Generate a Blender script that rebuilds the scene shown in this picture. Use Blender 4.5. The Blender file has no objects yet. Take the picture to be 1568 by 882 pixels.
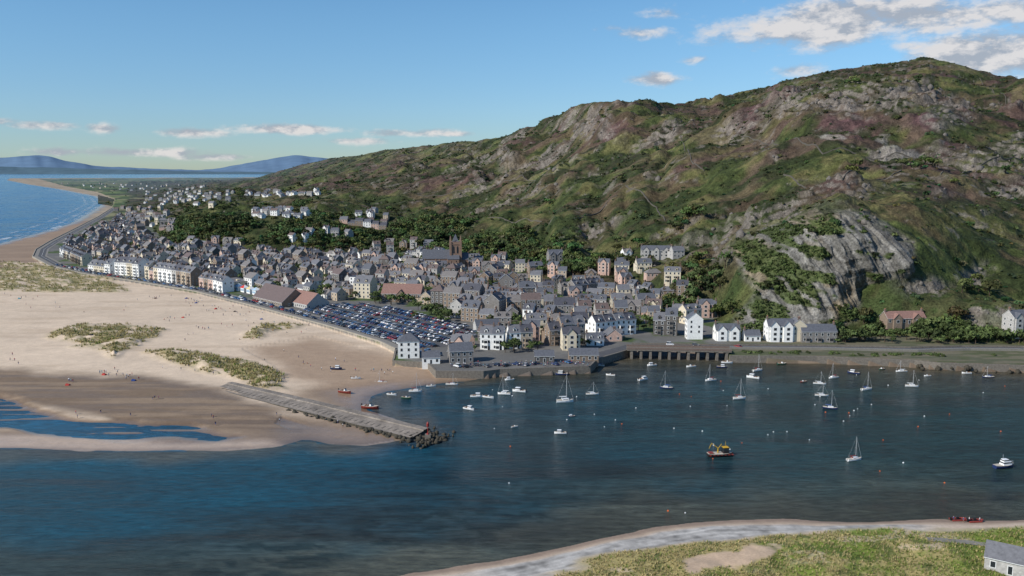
import bpy, math, random, time
import numpy as np
from mathutils import Vector, Matrix
from mathutils.bvhtree import BVHTree
T0=time.time()
random.seed(7); rng=np.random.default_rng(7)
scene=bpy.context.scene
H=100.0; F=1300.0; PIT=math.atan(179/1300); CP,SP=math.cos(PIT),math.sin(PIT)
# ---------------------------------------------------------------- image-pixel helpers: unproject image coordinates through the camera to world positions, and back
def P(x,y,z=0.0):
    dy=F*CP+(441-y)*SP; dz=-F*SP+(441-y)*CP
    t=(z-H)/dz
    return t*(x-784), t*dy
def PD(x,y,D):
    dy=F*CP+(441-y)*SP; dz=-F*SP+(441-y)*CP
    return D*(x-784)/dy, H+D*dz/dy
def proj(X,Y,Z):
    z=Z-H; d=Y*CP-z*SP; u=Y*SP+z*CP
    return 784+F*X/d, 441-F*u/d
def PP(pts,z=0.0): return [P(a,b,z) for a,b in pts]
# ---------------------------------------------------------------- noise
def hsh(ix,iy,seed):
    n=(ix.astype(np.int64)*374761393+iy.astype(np.int64)*668265263+seed*974711)&0xffffffff
    n=((n^(n>>13))*1274126177)&0xffffffff
    n=n^(n>>16)
    return n.astype(np.float64)/4294967295.0
def vn(x,y,seed=0):
    fx=np.floor(x); fy=np.floor(y); u=x-fx; v=y-fy
    u=u*u*u*(u*(u*6-15)+10); v=v*v*v*(v*(v*6-15)+10)
    a=hsh(fx,fy,seed); b=hsh(fx+1,fy,seed); c=hsh(fx,fy+1,seed); d=hsh(fx+1,fy+1,seed)
    return ((a*(1-u)+b*u)*(1-v)+(c*(1-u)+d*u)*v)*2-1
def fbm(x,y,oc=4,seed=0,g=0.5):
    s=0;a=1;t=0
    for i in range(oc):
        c_,s_=math.cos(i*0.9),math.sin(i*0.9)
        s=s+a*vn((x*c_-y*s_)*2**i+i*17.3,(x*s_+y*c_)*2**i+i*9.1,seed+i*31); t+=a; a*=g
    return s/t*1.5
def ridged(x,y,oc=3,seed=0):
    s=0;a=1;t=0
    for i in range(oc):
        s=s+a*(1-2*np.abs(vn(x*2**i+i*5.7,y*2**i+i*3.3,seed+i*13))); t+=a; a*=.5
    return s/t
def ss(a,b,x):
    t=np.clip((x-a)/(b-a),0,1); return t*t*(3-2*t)
def psd(X,Y,poly):
    X=X.ravel();Y=Y.ravel()
    d=np.full(X.shape,1e18); ins=np.zeros(X.shape,bool); n=len(poly)
    for i in range(n):
        ax,ay=poly[i]; bx,by=poly[(i+1)%n]; ex,ey=bx-ax,by-ay
        L=ex*ex+ey*ey+1e-9
        t=np.clip(((X-ax)*ex+(Y-ay)*ey)/L,0,1)
        dd=(X-ax-t*ex)**2+(Y-ay-t*ey)**2
        np.minimum(d,dd,out=d)
        c=((ay>Y)!=(by>Y)); 
        xi=ax+(Y-ay)/(ey if abs(ey)>1e-9 else 1e-9)*ex
        ins^=(c&(X<xi))
    d=np.sqrt(d); return np.where(ins,d,-d)
def inpoly(x,y,poly):
    r=False;n=len(poly)
    for i in range(n):
        ax,ay=poly[i];bx,by=poly[(i+1)%n]
        if (ay>y)!=(by>y) and x<(bx-ax)*(y-ay)/(by-ay)+ax: r=not r
    return r
# ---------------------------------------------------------------- mesh helpers
def link(ob): scene.collection.objects.link(ob); return ob
def fast_mesh(name,V,Fc,mats,col=None,smooth=False,midx=None,alpha=None):
    me=bpy.data.meshes.new(name); V=np.ascontiguousarray(V,dtype=np.float32); Fc=np.ascontiguousarray(Fc,dtype=np.int32)
    k=Fc.shape[1]
    me.vertices.add(len(V)); me.vertices.foreach_set('co',V.ravel())
    me.loops.add(Fc.size); me.loops.foreach_set('vertex_index',Fc.ravel())
    me.polygons.add(len(Fc)); me.polygons.foreach_set('loop_start',np.arange(len(Fc),dtype=np.int32)*k)
    if smooth: me.polygons.foreach_set('use_smooth',np.ones(len(Fc),bool))
    if midx is not None: me.polygons.foreach_set('material_index',midx.astype(np.int32))
    for m in mats: me.materials.append(m)
    me.update(calc_edges=True)
    if col is not None:
        a=me.color_attributes.new('Col','FLOAT_COLOR','POINT')
        c=np.ones((len(V),4),np.float32); c[:,:3]=col
        if alpha is not None: c[:,3]=alpha
        a.data.foreach_set('color',c.ravel())
    return me
def grid_faces(nr,nc):
    i=np.arange(nr*nc).reshape(nr,nc)
    return np.stack([i[:-1,:-1].ravel(),i[:-1,1:].ravel(),i[1:,1:].ravel(),i[1:,:-1].ravel()],1)
class MB:
    def __init__(s): s.v=[];s.f=[];s.m=[]
    def poly(s,pts,m):
        b=len(s.v); s.v+=[tuple(p) for p in pts]; s.f.append(tuple(range(b,b+len(pts)))); s.m.append(m)
    def box(s,c,d,m,r=0.0,top=1.0,topm=None):
        cx,cy,cz=c; dx,dy,dz=d[0]/2,d[1]/2,d[2]/2; cr,sr=math.cos(r),math.sin(r); b=len(s.v)
        for zz,k in ((-dz,1.0),(dz,top)):
            for x,y in ((-dx,-dy),(dx,-dy),(dx,dy),(-dx,dy)):
                x*=k;y*=k; s.v.append((cx+x*cr-y*sr,cy+x*sr+y*cr,cz+zz))
        for q in ((0,3,2,1),(0,1,5,4),(1,2,6,5),(2,3,7,6),(3,0,4,7)): s.f.append(tuple(b+i for i in q)); s.m.append(m)
        s.f.append((b+4,b+5,b+6,b+7)); s.m.append(m if topm is None else topm)
    def cyl(s,p0,p1,r0,r1,n,m,caps=True):
        p0=Vector(p0);p1=Vector(p1);d=(p1-p0).normalized(); a=d.orthogonal().normalized(); c=d.cross(a); b=len(s.v)
        for p,r in ((p0,r0),(p1,r1)):
            for i in range(n):
                t=2*math.pi*i/n; q=p+a*math.cos(t)*r+c*math.sin(t)*r; s.v.append(tuple(q))
        for i in range(n):
            j=(i+1)%n; s.f.append((b+i,b+j,b+n+j,b+n+i)); s.m.append(m)
        if caps: s.f.append(tuple(b+i for i in reversed(range(n)))); s.m.append(m); s.f.append(tuple(b+n+i for i in range(n))); s.m.append(m)
    def mesh(s,name,mats):
        me=bpy.data.meshes.new(name); me.from_pydata(s.v,[],s.f)
        for m in mats: me.materials.append(m)
        me.polygons.foreach_set('material_index',s.m); me.update(); return me
def put(name,me,loc,rz=0.0,sc=1.0):
    ob=bpy.data.objects.new(name,me); ob.location=loc; ob.rotation_euler=(0,0,rz)
    ob.scale=(sc,sc,sc) if not isinstance(sc,tuple) else sc
    return link(ob)
# ---------------------------------------------------------------- materials
def mat(name,col=(.5,.5,.5),rough=.85,var=.25,scale=1.0,bump=0.0,attr=False,spec=.25,scale2=None,metal=0.0,bdist=.3,wetrough=False):
    m=bpy.data.materials.new(name); m.use_nodes=True; nt=m.node_tree; N=nt.nodes; L=nt.links
    b=N['Principled BSDF']; b.inputs['Roughness'].default_value=rough; b.inputs['Specular IOR Level'].default_value=spec; b.inputs['Metallic'].default_value=metal
    g=N.new('ShaderNodeNewGeometry'); pos=g.outputs['Position']
    n=N.new('ShaderNodeTexNoise'); n.inputs['Scale'].default_value=scale; n.inputs['Detail'].default_value=6; n.inputs['Roughness'].default_value=.62
    L.new(pos,n.inputs['Vector'])
    mr=N.new('ShaderNodeMapRange'); mr.inputs[1].default_value=.28; mr.inputs[2].default_value=.72; mr.inputs[3].default_value=1-var; mr.inputs[4].default_value=1+var
    L.new(n.outputs['Fac'],mr.inputs[0]); fac=mr.outputs[0]
    if scale2:
        n2=N.new('ShaderNodeTexNoise'); n2.inputs['Scale'].default_value=scale2; n2.inputs['Detail'].default_value=4
        L.new(pos,n2.inputs['Vector'])
        m2=N.new('ShaderNodeMapRange'); m2.inputs[1].default_value=.3; m2.inputs[2].default_value=.7; m2.inputs[3].default_value=1-var; m2.inputs[4].default_value=1+var
        L.new(n2.outputs['Fac'],m2.inputs[0])
        mu=N.new('ShaderNodeMath'); mu.operation='MULTIPLY'; L.new(fac,mu.inputs[0]); L.new(m2.outputs[0],mu.inputs[1]); fac=mu.outputs[0]
    sc=N.new('ShaderNodeVectorMath'); sc.operation='SCALE'; L.new(fac,sc.inputs['Scale'])
    if attr:
        a=N.new('ShaderNodeAttribute'); a.attribute_name='Col'; L.new(a.outputs['Color'],sc.inputs[0])
        if wetrough:
            r2=N.new('ShaderNodeMapRange'); r2.inputs[3].default_value=.90; r2.inputs[4].default_value=.22; L.new(a.outputs['Alpha'],r2.inputs[0]); L.new(r2.outputs[0],b.inputs['Roughness'])
    else: sc.inputs[0].default_value=col
    L.new(sc.outputs[0],b.inputs['Base Color'])
    if bump>0:
        bp=N.new('ShaderNodeBump'); bp.inputs['Strength'].default_value=bump; bp.inputs['Distance'].default_value=bdist
        L.new(n.outputs['Fac'],bp.inputs['Height']); L.new(bp.outputs[0],b.inputs['Normal'])
    return m
M_ground=mat('ground_mat',attr=True,var=.10,scale=.25,scale2=1.6,bump=.3,bdist=.4,wetrough=True)
M_hill=mat('hillside_mat',attr=True,var=.42,scale=.16,scale2=.8,bump=1.0,bdist=3.2,spec=.1)
M_leaf=mat('foliage_mat',attr=True,var=.3,scale=.7,rough=.7,spec=.15)
M_bark=mat('bark_mat',(.07,.05,.035),scale=3)
M_rock=mat('rock_mat',(.14,.125,.11),var=.4,scale=.8,bump=.6)
M_dkrock=mat('weed_rock_mat',(.055,.048,.035),var=.45,scale=.8,bump=.6)
M_asph=mat('asphalt_mat',(.085,.085,.088),var=.2,scale=.5)
M_pave=mat('pavement_mat',(.21,.195,.17),var=.15,scale=1)
M_line=mat('road_marking_mat',(.7,.7,.68),var=.1,scale=3)
M_wall=mat('masonry_wall_mat',(.17,.15,.125),var=.35,scale=1.2,bump=.4)
M_apron=mat('causeway_stone_mat',(.21,.18,.15),var=.3,scale=.9,scale2=.2,bump=.5)
wallcols=dict(grey=(.21,.195,.18),dark=(.12,.11,.10),brown=(.23,.175,.13),cream=(.62,.54,.40),white=(.80,.79,.75),buff=(.42,.34,.25),pink=(.52,.36,.29),lgrey=(.40,.385,.36),yellow=(.60,.47,.22),blue=(.30,.42,.52))
WM={k:mat('wall_'+k,v,var=.14 if k in('white','cream') else .3,scale=1.3) for k,v in wallcols.items()}
roofcols=[(.10,.105,.12),(.14,.14,.15),(.07,.07,.082),(.17,.155,.145),(.13,.095,.085)]
RM=[mat('slate_roof_%d'%i,c,var=.28,scale=1.1,rough=.6,spec=.4) for i,c in enumerate(roofcols)]
RMp=mat('tile_roof_pink',(.24,.14,.115),var=.25,scale=1.1)
M_frame=mat('window_frame_mat',(.7,.7,.68),var=.08,scale=4)
M_glass=mat('window_glass_mat',(.025,.03,.035),rough=.12,var=.1,spec=.6)
M_chim=mat('chimney_brick_mat',(.16,.12,.10),var=.3,scale=2)
M_pot=mat('chimney_pot_mat',(.33,.15,.08),var=.2,scale=2)
# ---------------------------------------------------------------- world
w=bpy.data.worlds.new('World'); scene.world=w; w.use_nodes=True
nt=w.node_tree; N=nt.nodes; L=nt.links
SUN=Vector((-0.72,-0.38,0.58)).normalized()
bg=N['Background']; bg.inputs['Strength'].default_value=.09
sky=N.new('ShaderNodeTexSky'); sky.sky_type='NISHITA'; sky.sun_disc=False
sky.sun_elevation=math.asin(SUN.z); sky.sun_rotation=math.atan2(SUN.x,SUN.y); sky.air_density=1.0; sky.dust_density=.1; sky.ozone_density=2.0; sky.altitude=100
tc=N.new('ShaderNodeTexCoord'); sp=N.new('ShaderNodeSeparateXYZ'); L.new(tc.outputs['Generated'],sp.inputs[0])
def mth(op,a,b=None,c=None):
    n=N.new('ShaderNodeMath'); n.operation=op
    for i,v in enumerate((a,b,c)):
        if v is None: continue
        if isinstance(v,(int,float)): n.inputs[i].default_value=v
        else: L.new(v,n.inputs[i])
    return n.outputs[0]
az=mth('ARCTAN2',sp.outputs['X'],sp.outputs['Y']); el=mth('ARCSINE',sp.outputs['Z'])
cv=N.new('ShaderNodeCombineXYZ'); L.new(az,cv.inputs[0]); L.new(el,cv.inputs[1])
def cnoise(off):
    ad=N.new('ShaderNodeVectorMath'); ad.operation='ADD'; L.new(cv.outputs[0],ad.inputs[0]); ad.inputs[1].default_value=off
    ml=N.new('ShaderNodeVectorMath'); ml.operation='MULTIPLY'; L.new(ad.outputs[0],ml.inputs[0]); ml.inputs[1].default_value=(17,36,1)
    n=N.new('ShaderNodeTexNoise'); n.inputs['Scale'].default_value=1.0; n.inputs['Detail'].default_value=10; n.inputs['Roughness'].default_value=.63
    L.new(ml.outputs[0],n.inputs['Vector']); return n.outputs['Fac']
n1=cnoise((3.1,1.7,0)); n2=cnoise((3.1-.007,1.7+.011,0))
blobs=[(1300,32,210,40,.58),(1480,22,120,28,.48),(1540,84,140,42,.60),(1215,108,50,13,.40),(1400,70,60,12,.38),(975,52,80,15,.40),(940,46,40,10,.38),(1005,122,52,13,.50),(1062,92,34,9,.38),(1020,20,50,14,.32),
(440,198,110,10,.50),(620,204,90,9,.48),(300,203,70,9,.46),(60,192,70,8,.46),(220,234,120,9,.48),(90,233,70,8,.42),(340,240,90,7,.44),(560,216,90,8,.42),(-10,186,50,8,.44),(160,196,36,9,.46),(690,205,60,6,.38),(600,240,80,6,.3),(-200,190,150,20,.3),(1800,60,150,60,.3)]
msum=None
for bx,by,rx,ry,st in blobs:
    v=Vector((bx-784,F*CP+(441-by)*SP,-F*SP+(441-by)*CP)).normalized()
    a0=math.atan2(v.x,v.y); e0=math.asin(v.z)
    s1=N.new('ShaderNodeVectorMath'); s1.operation='SUBTRACT'; L.new(cv.outputs[0],s1.inputs[0]); s1.inputs[1].default_value=(a0,e0,0)
    s2=N.new('ShaderNodeVectorMath'); s2.operation='MULTIPLY'; L.new(s1.outputs[0],s2.inputs[0]); s2.inputs[1].default_value=(F/rx,F/ry,0)
    s3=N.new('ShaderNodeVectorMath'); s3.operation='DOT_PRODUCT'; L.new(s2.outputs[0],s3.inputs[0]); L.new(s2.outputs[0],s3.inputs[1])
    ex=mth('EXPONENT',mth('MULTIPLY',s3.outputs['Value'],-1.0)); ex=mth('MULTIPLY',ex,st)
    msum=ex if msum is None else mth('MAXIMUM',msum,ex)
dens=N.new('ShaderNodeMapRange'); dens.interpolation_type='SMOOTHSTEP'; dens.inputs[1].default_value=.66; dens.inputs[2].default_value=.98
L.new(mth('ADD',mth('MULTIPLY',n1,.95),msum),dens.inputs[0])
df=mth('SUBTRACT',n1,n2)
lit=N.new('ShaderNodeMapRange'); lit.inputs[1].default_value=-.07; lit.inputs[2].default_value=.06; L.new(df,lit.inputs[0])
cm=N.new('ShaderNodeMix'); cm.data_type='RGBA'; cm.inputs[6].default_value=(4.3,4.7,5.4,1); cm.inputs[7].default_value=(8.3,8.0,7.9,1); L.new(lit.outputs[0],cm.inputs[0])
hs=N.new('ShaderNodeHueSaturation'); hs.inputs['Saturation'].default_value=1.2; hs.inputs['Value'].default_value=1.25; L.new(sky.outputs[0],hs.inputs['Color'])
lowf=N.new('ShaderNodeMapRange'); lowf.interpolation_type='SMOOTHSTEP'; lowf.inputs[1].default_value=0.0; lowf.inputs[2].default_value=.20; L.new(el,lowf.inputs[0])
tc2=N.new('ShaderNodeMix'); tc2.data_type='RGBA'; tc2.inputs[6].default_value=(.54,.72,1.02,1); tc2.inputs[7].default_value=(.84,1.0,1.10,1); L.new(lowf.outputs[0],tc2.inputs[0])
tint=N.new('ShaderNodeMix'); tint.data_type='RGBA'; tint.blend_type='MULTIPLY'; tint.inputs[0].default_value=1; L.new(tc2.outputs[2],tint.inputs[7]); L.new(hs.outputs[0],tint.inputs[6])
fm=N.new('ShaderNodeMix'); fm.data_type='RGBA'; L.new(mth('MULTIPLY',dens.outputs[0],.93),fm.inputs[0]); L.new(tint.outputs[2],fm.inputs[6]); L.new(cm.outputs[2],fm.inputs[7])
L.new(fm.outputs[2],bg.inputs['Color'])
sl=bpy.data.lights.new('sun','SUN'); sl.energy=5.0; sl.angle=math.radians(.5); sl.color=(1,.95,.87)
so=link(bpy.data.objects.new('sun',sl)); so.rotation_euler=SUN.to_track_quat('Z','Y').to_euler(); so.location=(-300,-200,600)
cd=bpy.data.cameras.new('camera'); co=link(bpy.data.objects.new('camera',cd)); co.location=(0,0,H); co.rotation_euler=(math.pi/2-PIT,0,0)
cd.sensor_width=36; cd.lens=F*36/1568; cd.clip_start=1; cd.clip_end=900000; scene.camera=co
scene.view_settings.view_transform='Standard'; scene.view_settings.look='None'; scene.view_settings.exposure=0
# ---------------------------------------------------------------- low ground sheet
MAIN=PP([(-900,720),(-300,694),(0,687),(100,689),(250,690),(350,688),(430,683),(462,675),(500,680),(560,681),(640,668),(628,652),(590,640),(568,628),(560,614),(580,604),(640,594),(700,586),(742,579),(765,568),(905,563),(925,556),(970,545),(1115,548),(1250,553),(1400,561),(1430,566),(1500,568),(1568,571),(1800,590),(2600,640),(6000,640)])+[(60000,9000),(60000,12500)]+PP([(420,271.5),(300,272),(200,272.5),(90,273),(45,273),(15,273)])+PP([(10,276),(40,282),(90,290),(146,301),(158,312),(142,323),(112,340),(82,351),(42,362),(0,373),(-100,395),(-300,440),(-900,560)])
SPIT=PP([(420,960),(500,905),(620,880),(720,864),(800,852),(880,837),(950,820),(1000,809),(1080,799),(1200,796),(1300,798),(1400,799),(1568,797),(1900,802),(4000,830),(4000,6000),(200,6000)])
TOWN=PP([(52,394),(75,408),(130,421),(200,431),(300,448),(400,473),(500,500),(580,524),(608,536),(604,553),(655,555),(668,569),(740,569),(765,566),(903,561),(914,550),(945,541),(968,534),(1115,536),(1117,545),(1250,546),(1400,552),(1440,556),(1568,560),(2600,600),(9000,600)],3.5)+[(40000,9000),(40000,12000)]+PP([(420,271.9),(200,272.9),(95,273.6),(60,274.2),(100,285),(150,294),(176,304),(172,318),(150,332),(115,350),(75,370),(55,382)],3.5)
xs_=np.concatenate([[-6000,-3000,-1500,-800,-500],np.arange(-280,1850,1.75),[1950,2200,2800,4000,7000]])
ys_=np.concatenate([np.geomspace(6000,1050,16),np.arange(1000,300,-1.3),np.arange(300,272,-.6),[271.7,271.4,271,270.4,269.5,269,268.5,268,267,266,265,264,263.3]])
GX,GY=np.meshgrid(xs_,ys_); X,Y=P(GX,GY,0.0)
shp=X.shape; Xf=X.ravel();Yf=Y.ravel(); gx=GX.ravel(); gy=GY.ravel()
sm=psd(Xf,Yf,MAIN); ssn=psd(Xf,Yf,SPIT); st_=psd(Xf,Yf,TOWN)
nb=fbm(Xf/60,Yf/25,4,3); nf=fbm(Xf/9,Yf/9,3,5); nmid=fbm(Xf/25,Yf/14,4,8)
wob=nmid*3
s1=sm+wob*(np.abs(st_)>6)
z=np.where(s1>0,2.9*(1-np.exp(-np.maximum(s1,0)/85)),np.maximum(.04*s1,-4))
z=z+np.where(s1>8,.18*nb+.05*nf,0)*np.clip((s1-8)/20,0,1)
POOL=PP([(-200,602),(0,612),(60,625),(130,640),(200,645),(290,655),(370,668),(330,678),(200,673),(100,668),(0,660),(-200,654)])
sp_=psd(Xf,Yf,POOL); pk=ss(-3,4,sp_+nmid*5)
z=z*(1-pk)+pk*(-.16+.34*np.maximum(fbm(Xf/26,Yf/3.2,4,77),-.5))
P2=PP([(430,640),(470,652),(500,664),(560,674),(520,676),(470,668),(420,650)]); z=np.where(psd(Xf,Yf,P2)>0,np.minimum(z,.35),z)
HSAND=PP([(370,540),(480,520),(590,545),(680,560),(760,566),(740,580),(640,594),(565,610),(570,630),(500,600),(440,590),(420,565)])
sh_=psd(Xf,Yf,HSAND); z=np.where(sh_>0,np.minimum(z,.25+z*.75),z)
dunes=[PP(p) for p in ([(-300,395),(0,402),(60,408),(130,425),(192,442),(190,453),(100,453),(0,450),(-300,450)],[(72,518),(120,505),(200,504),(252,513),(240,523),(205,533),(175,556),(150,542),(100,531)],[(222,546),(300,545),(380,562),(430,585),(448,603),(400,600),(340,582),(280,567)],[(372,518),(400,504),(465,504),(420,515),(385,525)],[(130,428),(215,432),(230,437),(160,434)])]
gr=np.zeros_like(z)
for i,dp in enumerate(dunes):
    sd=psd(Xf,Yf,dp); m=ss(-5,6,sd+nmid*5); gr=np.maximum(gr,m); z=z+m*((1.6 if i else .8)+1.3*fbm(Xf/14,Yf/14,3,21+i))
inT=st_>0
z=np.where(inT&(Yf<9000),3.5,z)
z=np.where((st_<=0)&(s1>0)&(Yf<4000),np.minimum(z,np.maximum(3.2,gr*6)),z)
sn=ssn+nmid*1.5
zs=np.where(sn>0,2.6*(1-np.exp(-np.maximum(sn,0)/14)),np.maximum(.05*sn,-3))+np.where(sn>12,(.9*fbm(Xf/16,Yf/16,4,40)+.8),0)*np.clip((sn-12)/10,0,1)
z=np.where(ssn>-40,np.maximum(z,zs),z)
# colours
def C(*a): return np.array(a)
def mixc(c,t,k): return c*(1-k[:,None])+np.array(t)*k[:,None]
n=len(z); c=np.tile(C(.585,.46,.335),(n,1))
c*= (1+.07*nb+.04*nf)[:,None]
trk_=ss(.2,.8,fbm(Xf/50+Yf/90,Yf/9,4,95)); c=mixc(c,(.45,.34,.235),trk_*.55)
wet=1-ss(.35,1.15,z+.18*nb); wet*=(sm>0)
c=mixc(c,(.25,.175,.115),wet)
wl=psd(Xf,Yf,PP([(-300,556),(0,572),(150,578),(320,592),(440,628),(500,655),(470,672),(300,664),(150,648),(0,622),(-300,600)]))
wlm=ss(-6,9,wl+nmid*6)
c=mixc(c,(.155,.105,.066),wlm*.92)
c=mixc(c,(.30,.205,.135),ss(-8,14,sh_+nmid*5)*.85)
c=mixc(c,(.13,.095,.07),(1-ss(-.1,.3,z))*(sm>-30))
bark=ss(.0,.5,fbm(Xf/55,Yf/4.5,4,91))*ss(-5,12,wl+nmid*6); c=mixc(c,(.29,.21,.14),bark*.6)
bar=psd(Xf,Yf,PP([(-300,664),(0,666),(100,670),(200,675),(300,680),(400,676),(430,682),(250,689),(0,686),(-300,690)])); c=mixc(c,(.50,.37,.26),ss(-4,4,bar+nmid*2)*.8)
gg=gr*ss(-.35,.25,fbm(Xf/6,Yf/6,4,33)+.25); c=mixc(c,(.24,.20,.08),gg*.85)
c=mixc(c,(.12,.13,.04),gr*ss(.1,.6,fbm(Xf/5,Yf/5,3,35))*.7)
beachN=(sm>0)&(st_<0)&(Yf>850)&(Xf<-350)
c=np.where((beachN&(z<2.4))[:,None],c*0+C(.27,.19,.13)*(1+.15*nb)[:,None],c)
wetA=np.maximum((1-ss(.2,.8,z+.1*nb))*(sm>-5)*(st_<0),wlm*.55*(1-bark*.8)*ss(.5,-.1,fbm(Xf/40,Yf/5,3,96)))
# town ground
tw=np.tile(C(.135,.13,.12),(n,1))*(1+.15*nmid)[:,None]
tw=mixc(tw,(.06,.09,.028),ss(0,.35,fbm(Xf/22,Yf/22,3,50))*(1-ss(660,680,gx)*(gy>538)*(gx<1110)))
east=ss(1100,1140,gx)*(Yf<700); tw=mixc(tw,(.085,.09,.045),east*.85); tw=mixc(tw,(.17,.145,.10),east*ss(-.1,.3,fbm(Xf/18,Yf/4,3,57))*.7)
far=ss(1300,1900,Yf)
fx=np.floor(Xf/150+fbm(Xf/300,Yf/300,2,60)*.8); fy=np.floor(Yf/330+fbm(Xf/250,Yf/350,2,61)*.8); fh=hsh(fx,fy,5)
pal=np.array([(.075,.11,.035),(.12,.15,.05),(.19,.18,.09),(.05,.08,.025),(.15,.14,.07),(.09,.13,.04)])
fld=pal[(fh*6).astype(int)%6]*(1+.25*nmid)[:,None]
tre=ss(.15,.35,fbm(Xf/70,Yf/160,4,66)); fld=mixc(fld,(.025,.04,.018),tre*.85)
tw=tw*(1-far[:,None])+fld*far[:,None]
hz=ss(1800,12000,Yf)*.5; tw=mixc(tw,(.14,.19,.22),hz)  # aerial haze painted into the plain's vertex colour, growing with distance
c=np.where((inT)[:,None],tw,c)
c=np.where(((st_<0)&(Yf>1700)&(sm>0))[:,None],np.tile(C(.30,.24,.17),(n,1))*(1+.2*nb)[:,None],c)
mud=(Xf>150)&(Yf<620)&(ssn<-60)&(st_<2)
c=np.where(mud[:,None],np.tile(C(.16,.12,.085),(n,1))*(1+.4*nmid)[:,None],c)
# spit
sc_=np.tile(C(.54,.42,.31),(n,1))*(1+.06*nf)[:,None]
sc_=mixc(sc_,(.26,.19,.14),1-ss(.2,.9,zs))
wide=11-4*ss(1100,1250,gx)
peb=ss(3.5,5.5,sn)*(1-ss(wide,wide+4,sn+nmid*3))*ss(-30,0,Xf)*(1-.9*ss(1380,1460,gx))
sc_=mixc(sc_,(.36,.34,.31),peb); sc_*=(1+peb*.3*fbm(Xf/2.5,Yf/2.5,2,44)+peb*.25*fbm(Xf/12,sn/1.0,2,45))[:,None]
vg=fbm(Xf/10,Yf/10,4,70); gsp=ss(wide,wide+5,sn+nmid*3)
gcol=mixc(np.tile(C(.32,.265,.11),(n,1)),(.16,.21,.035),ss(-.25,.3,vg+ (gx-1320)/450))
gcol=mixc(gcol,(.07,.10,.022),ss(.15,.5,fbm(Xf/6,Yf/6,4,71))*.8)
gcol=mixc(gcol,(.50,.39,.27),ss(.3,.55,fbm(Xf/12,Yf/7,4,72))*.75*(1-ss(22,45,sn)))
sc_=sc_*(1-gsp[:,None])+gcol*gsp[:,None]
bl=psd(gx,gy,[(1040,876),(1085,862),(1150,853),(1190,860),(1180,870),(1120,886),(1060,890)])+fbm(Xf/7,Yf/7,4,73)*12; sc_=mixc(sc_,(.48,.35,.25),ss(-3,5,bl)*.9)
c=np.where((ssn>-30)[:,None],sc_,c)
c=np.clip(c,.004,1)
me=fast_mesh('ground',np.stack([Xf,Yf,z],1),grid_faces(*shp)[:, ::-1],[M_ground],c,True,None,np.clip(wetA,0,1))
put('ground',me,(0,0,0))
zg=z.reshape(shp)
print('ground',time.time()-T0)
# ---------------------------------------------------------------- water
def water_mat():
    m=bpy.data.materials.new('water_mat'); m.use_nodes=True; nt=m.node_tree; N=nt.nodes; L=nt.links; b=N['Principled BSDF']
    b.inputs['IOR'].default_value=1.33; b.inputs['Specular IOR Level'].default_value=.25
    a=N.new('ShaderNodeAttribute'); a.attribute_name='Col'
    g=N.new('ShaderNodeNewGeometry'); mp=N.new('ShaderNodeMapping'); mp.inputs['Rotation'].default_value=(0,0,.12); mp.inputs['Scale'].default_value=(.28,1,1); L.new(g.outputs['Position'],mp.inputs[0])
    n1=N.new('ShaderNodeTexNoise'); n1.inputs['Scale'].default_value=.6; n1.inputs['Detail'].default_value=7; n1.inputs['Roughness'].default_value=.70; L.new(mp.outputs[0],n1.inputs['Vector'])
    mp2=N.new('ShaderNodeMapping'); mp2.inputs['Rotation'].default_value=(0,0,-.1); mp2.inputs['Scale'].default_value=(.16,1,1); L.new(g.outputs['Position'],mp2.inputs[0])
    n2=N.new('ShaderNodeTexNoise'); n2.inputs['Scale'].default_value=.055; n2.inputs['Detail'].default_value=8; n2.inputs['Roughness'].default_value=.6; n2.inputs['Distortion'].default_value=.8; L.new(mp2.outputs[0],n2.inputs['Vector'])
    mr=N.new('ShaderNodeMapRange'); mr.inputs[1].default_value=.3; mr.inputs[2].default_value=.7; mr.inputs[3].default_value=.45; mr.inputs[4].default_value=1.55; L.new(n2.outputs['Fac'],mr.inputs[0])
    m2=N.new('ShaderNodeMapRange'); m2.inputs[1].default_value=.3; m2.inputs[2].default_value=.7; m2.inputs[3].default_value=.45; m2.inputs[4].default_value=1.6; L.new(n1.outputs['Fac'],m2.inputs[0])
    mu=N.new('ShaderNodeMath'); mu.operation='MULTIPLY'; L.new(mr.outputs[0],mu.inputs[0]); L.new(m2.outputs[0],mu.inputs[1])
    sc=N.new('ShaderNodeVectorMath'); sc.operation='SCALE'; L.new(a.outputs['Color'],sc.inputs[0]); L.new(mu.outputs[0],sc.inputs['Scale']); L.new(sc.outputs[0],b.inputs['Base Color'])
    bp=N.new('ShaderNodeBump'); bp.inputs['Strength'].default_value=.9; bp.inputs['Distance'].default_value=.8; L.new(n1.outputs['Fac'],bp.inputs['Height']); L.new(bp.outputs[0],b.inputs['Normal'])
    mr2=N.new('ShaderNodeMapRange'); mr2.inputs[1].default_value=.35; mr2.inputs[2].default_value=.65; mr2.inputs[3].default_value=.05; mr2.inputs[4].default_value=.28; L.new(n2.outputs['Fac'],mr2.inputs[0]); L.new(mr2.outputs[0],b.inputs['Roughness'])
    return m
ri=np.arange(0,shp[0],3); ri=np.append(ri[ri<shp[0]-1],shp[0]-1); ci=np.concatenate([np.arange(0,5),np.arange(5,shp[1]-6,3),np.arange(shp[1]-6,shp[1])])
sub=lambda a:a.reshape(shp)[np.ix_(ri,ci)].ravel()
wx,wy,wg,wgy,wm,ws=sub(Xf),sub(Yf),sub(gx),sub(gy),sub(sm),sub(ssn)
wc=np.tile(C(.006,.044,.066),(len(wx),1))
wc=mixc(wc,(.019,.038,.036),ss(600,1300,wg+fbm(wx/90,wy/50,3,12)*150)*.9)
wc=mixc(wc,(.047,.043,.028),ss(0,80,85+wm)*ss(640,900,wg)*(wy<700)*.8)
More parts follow.
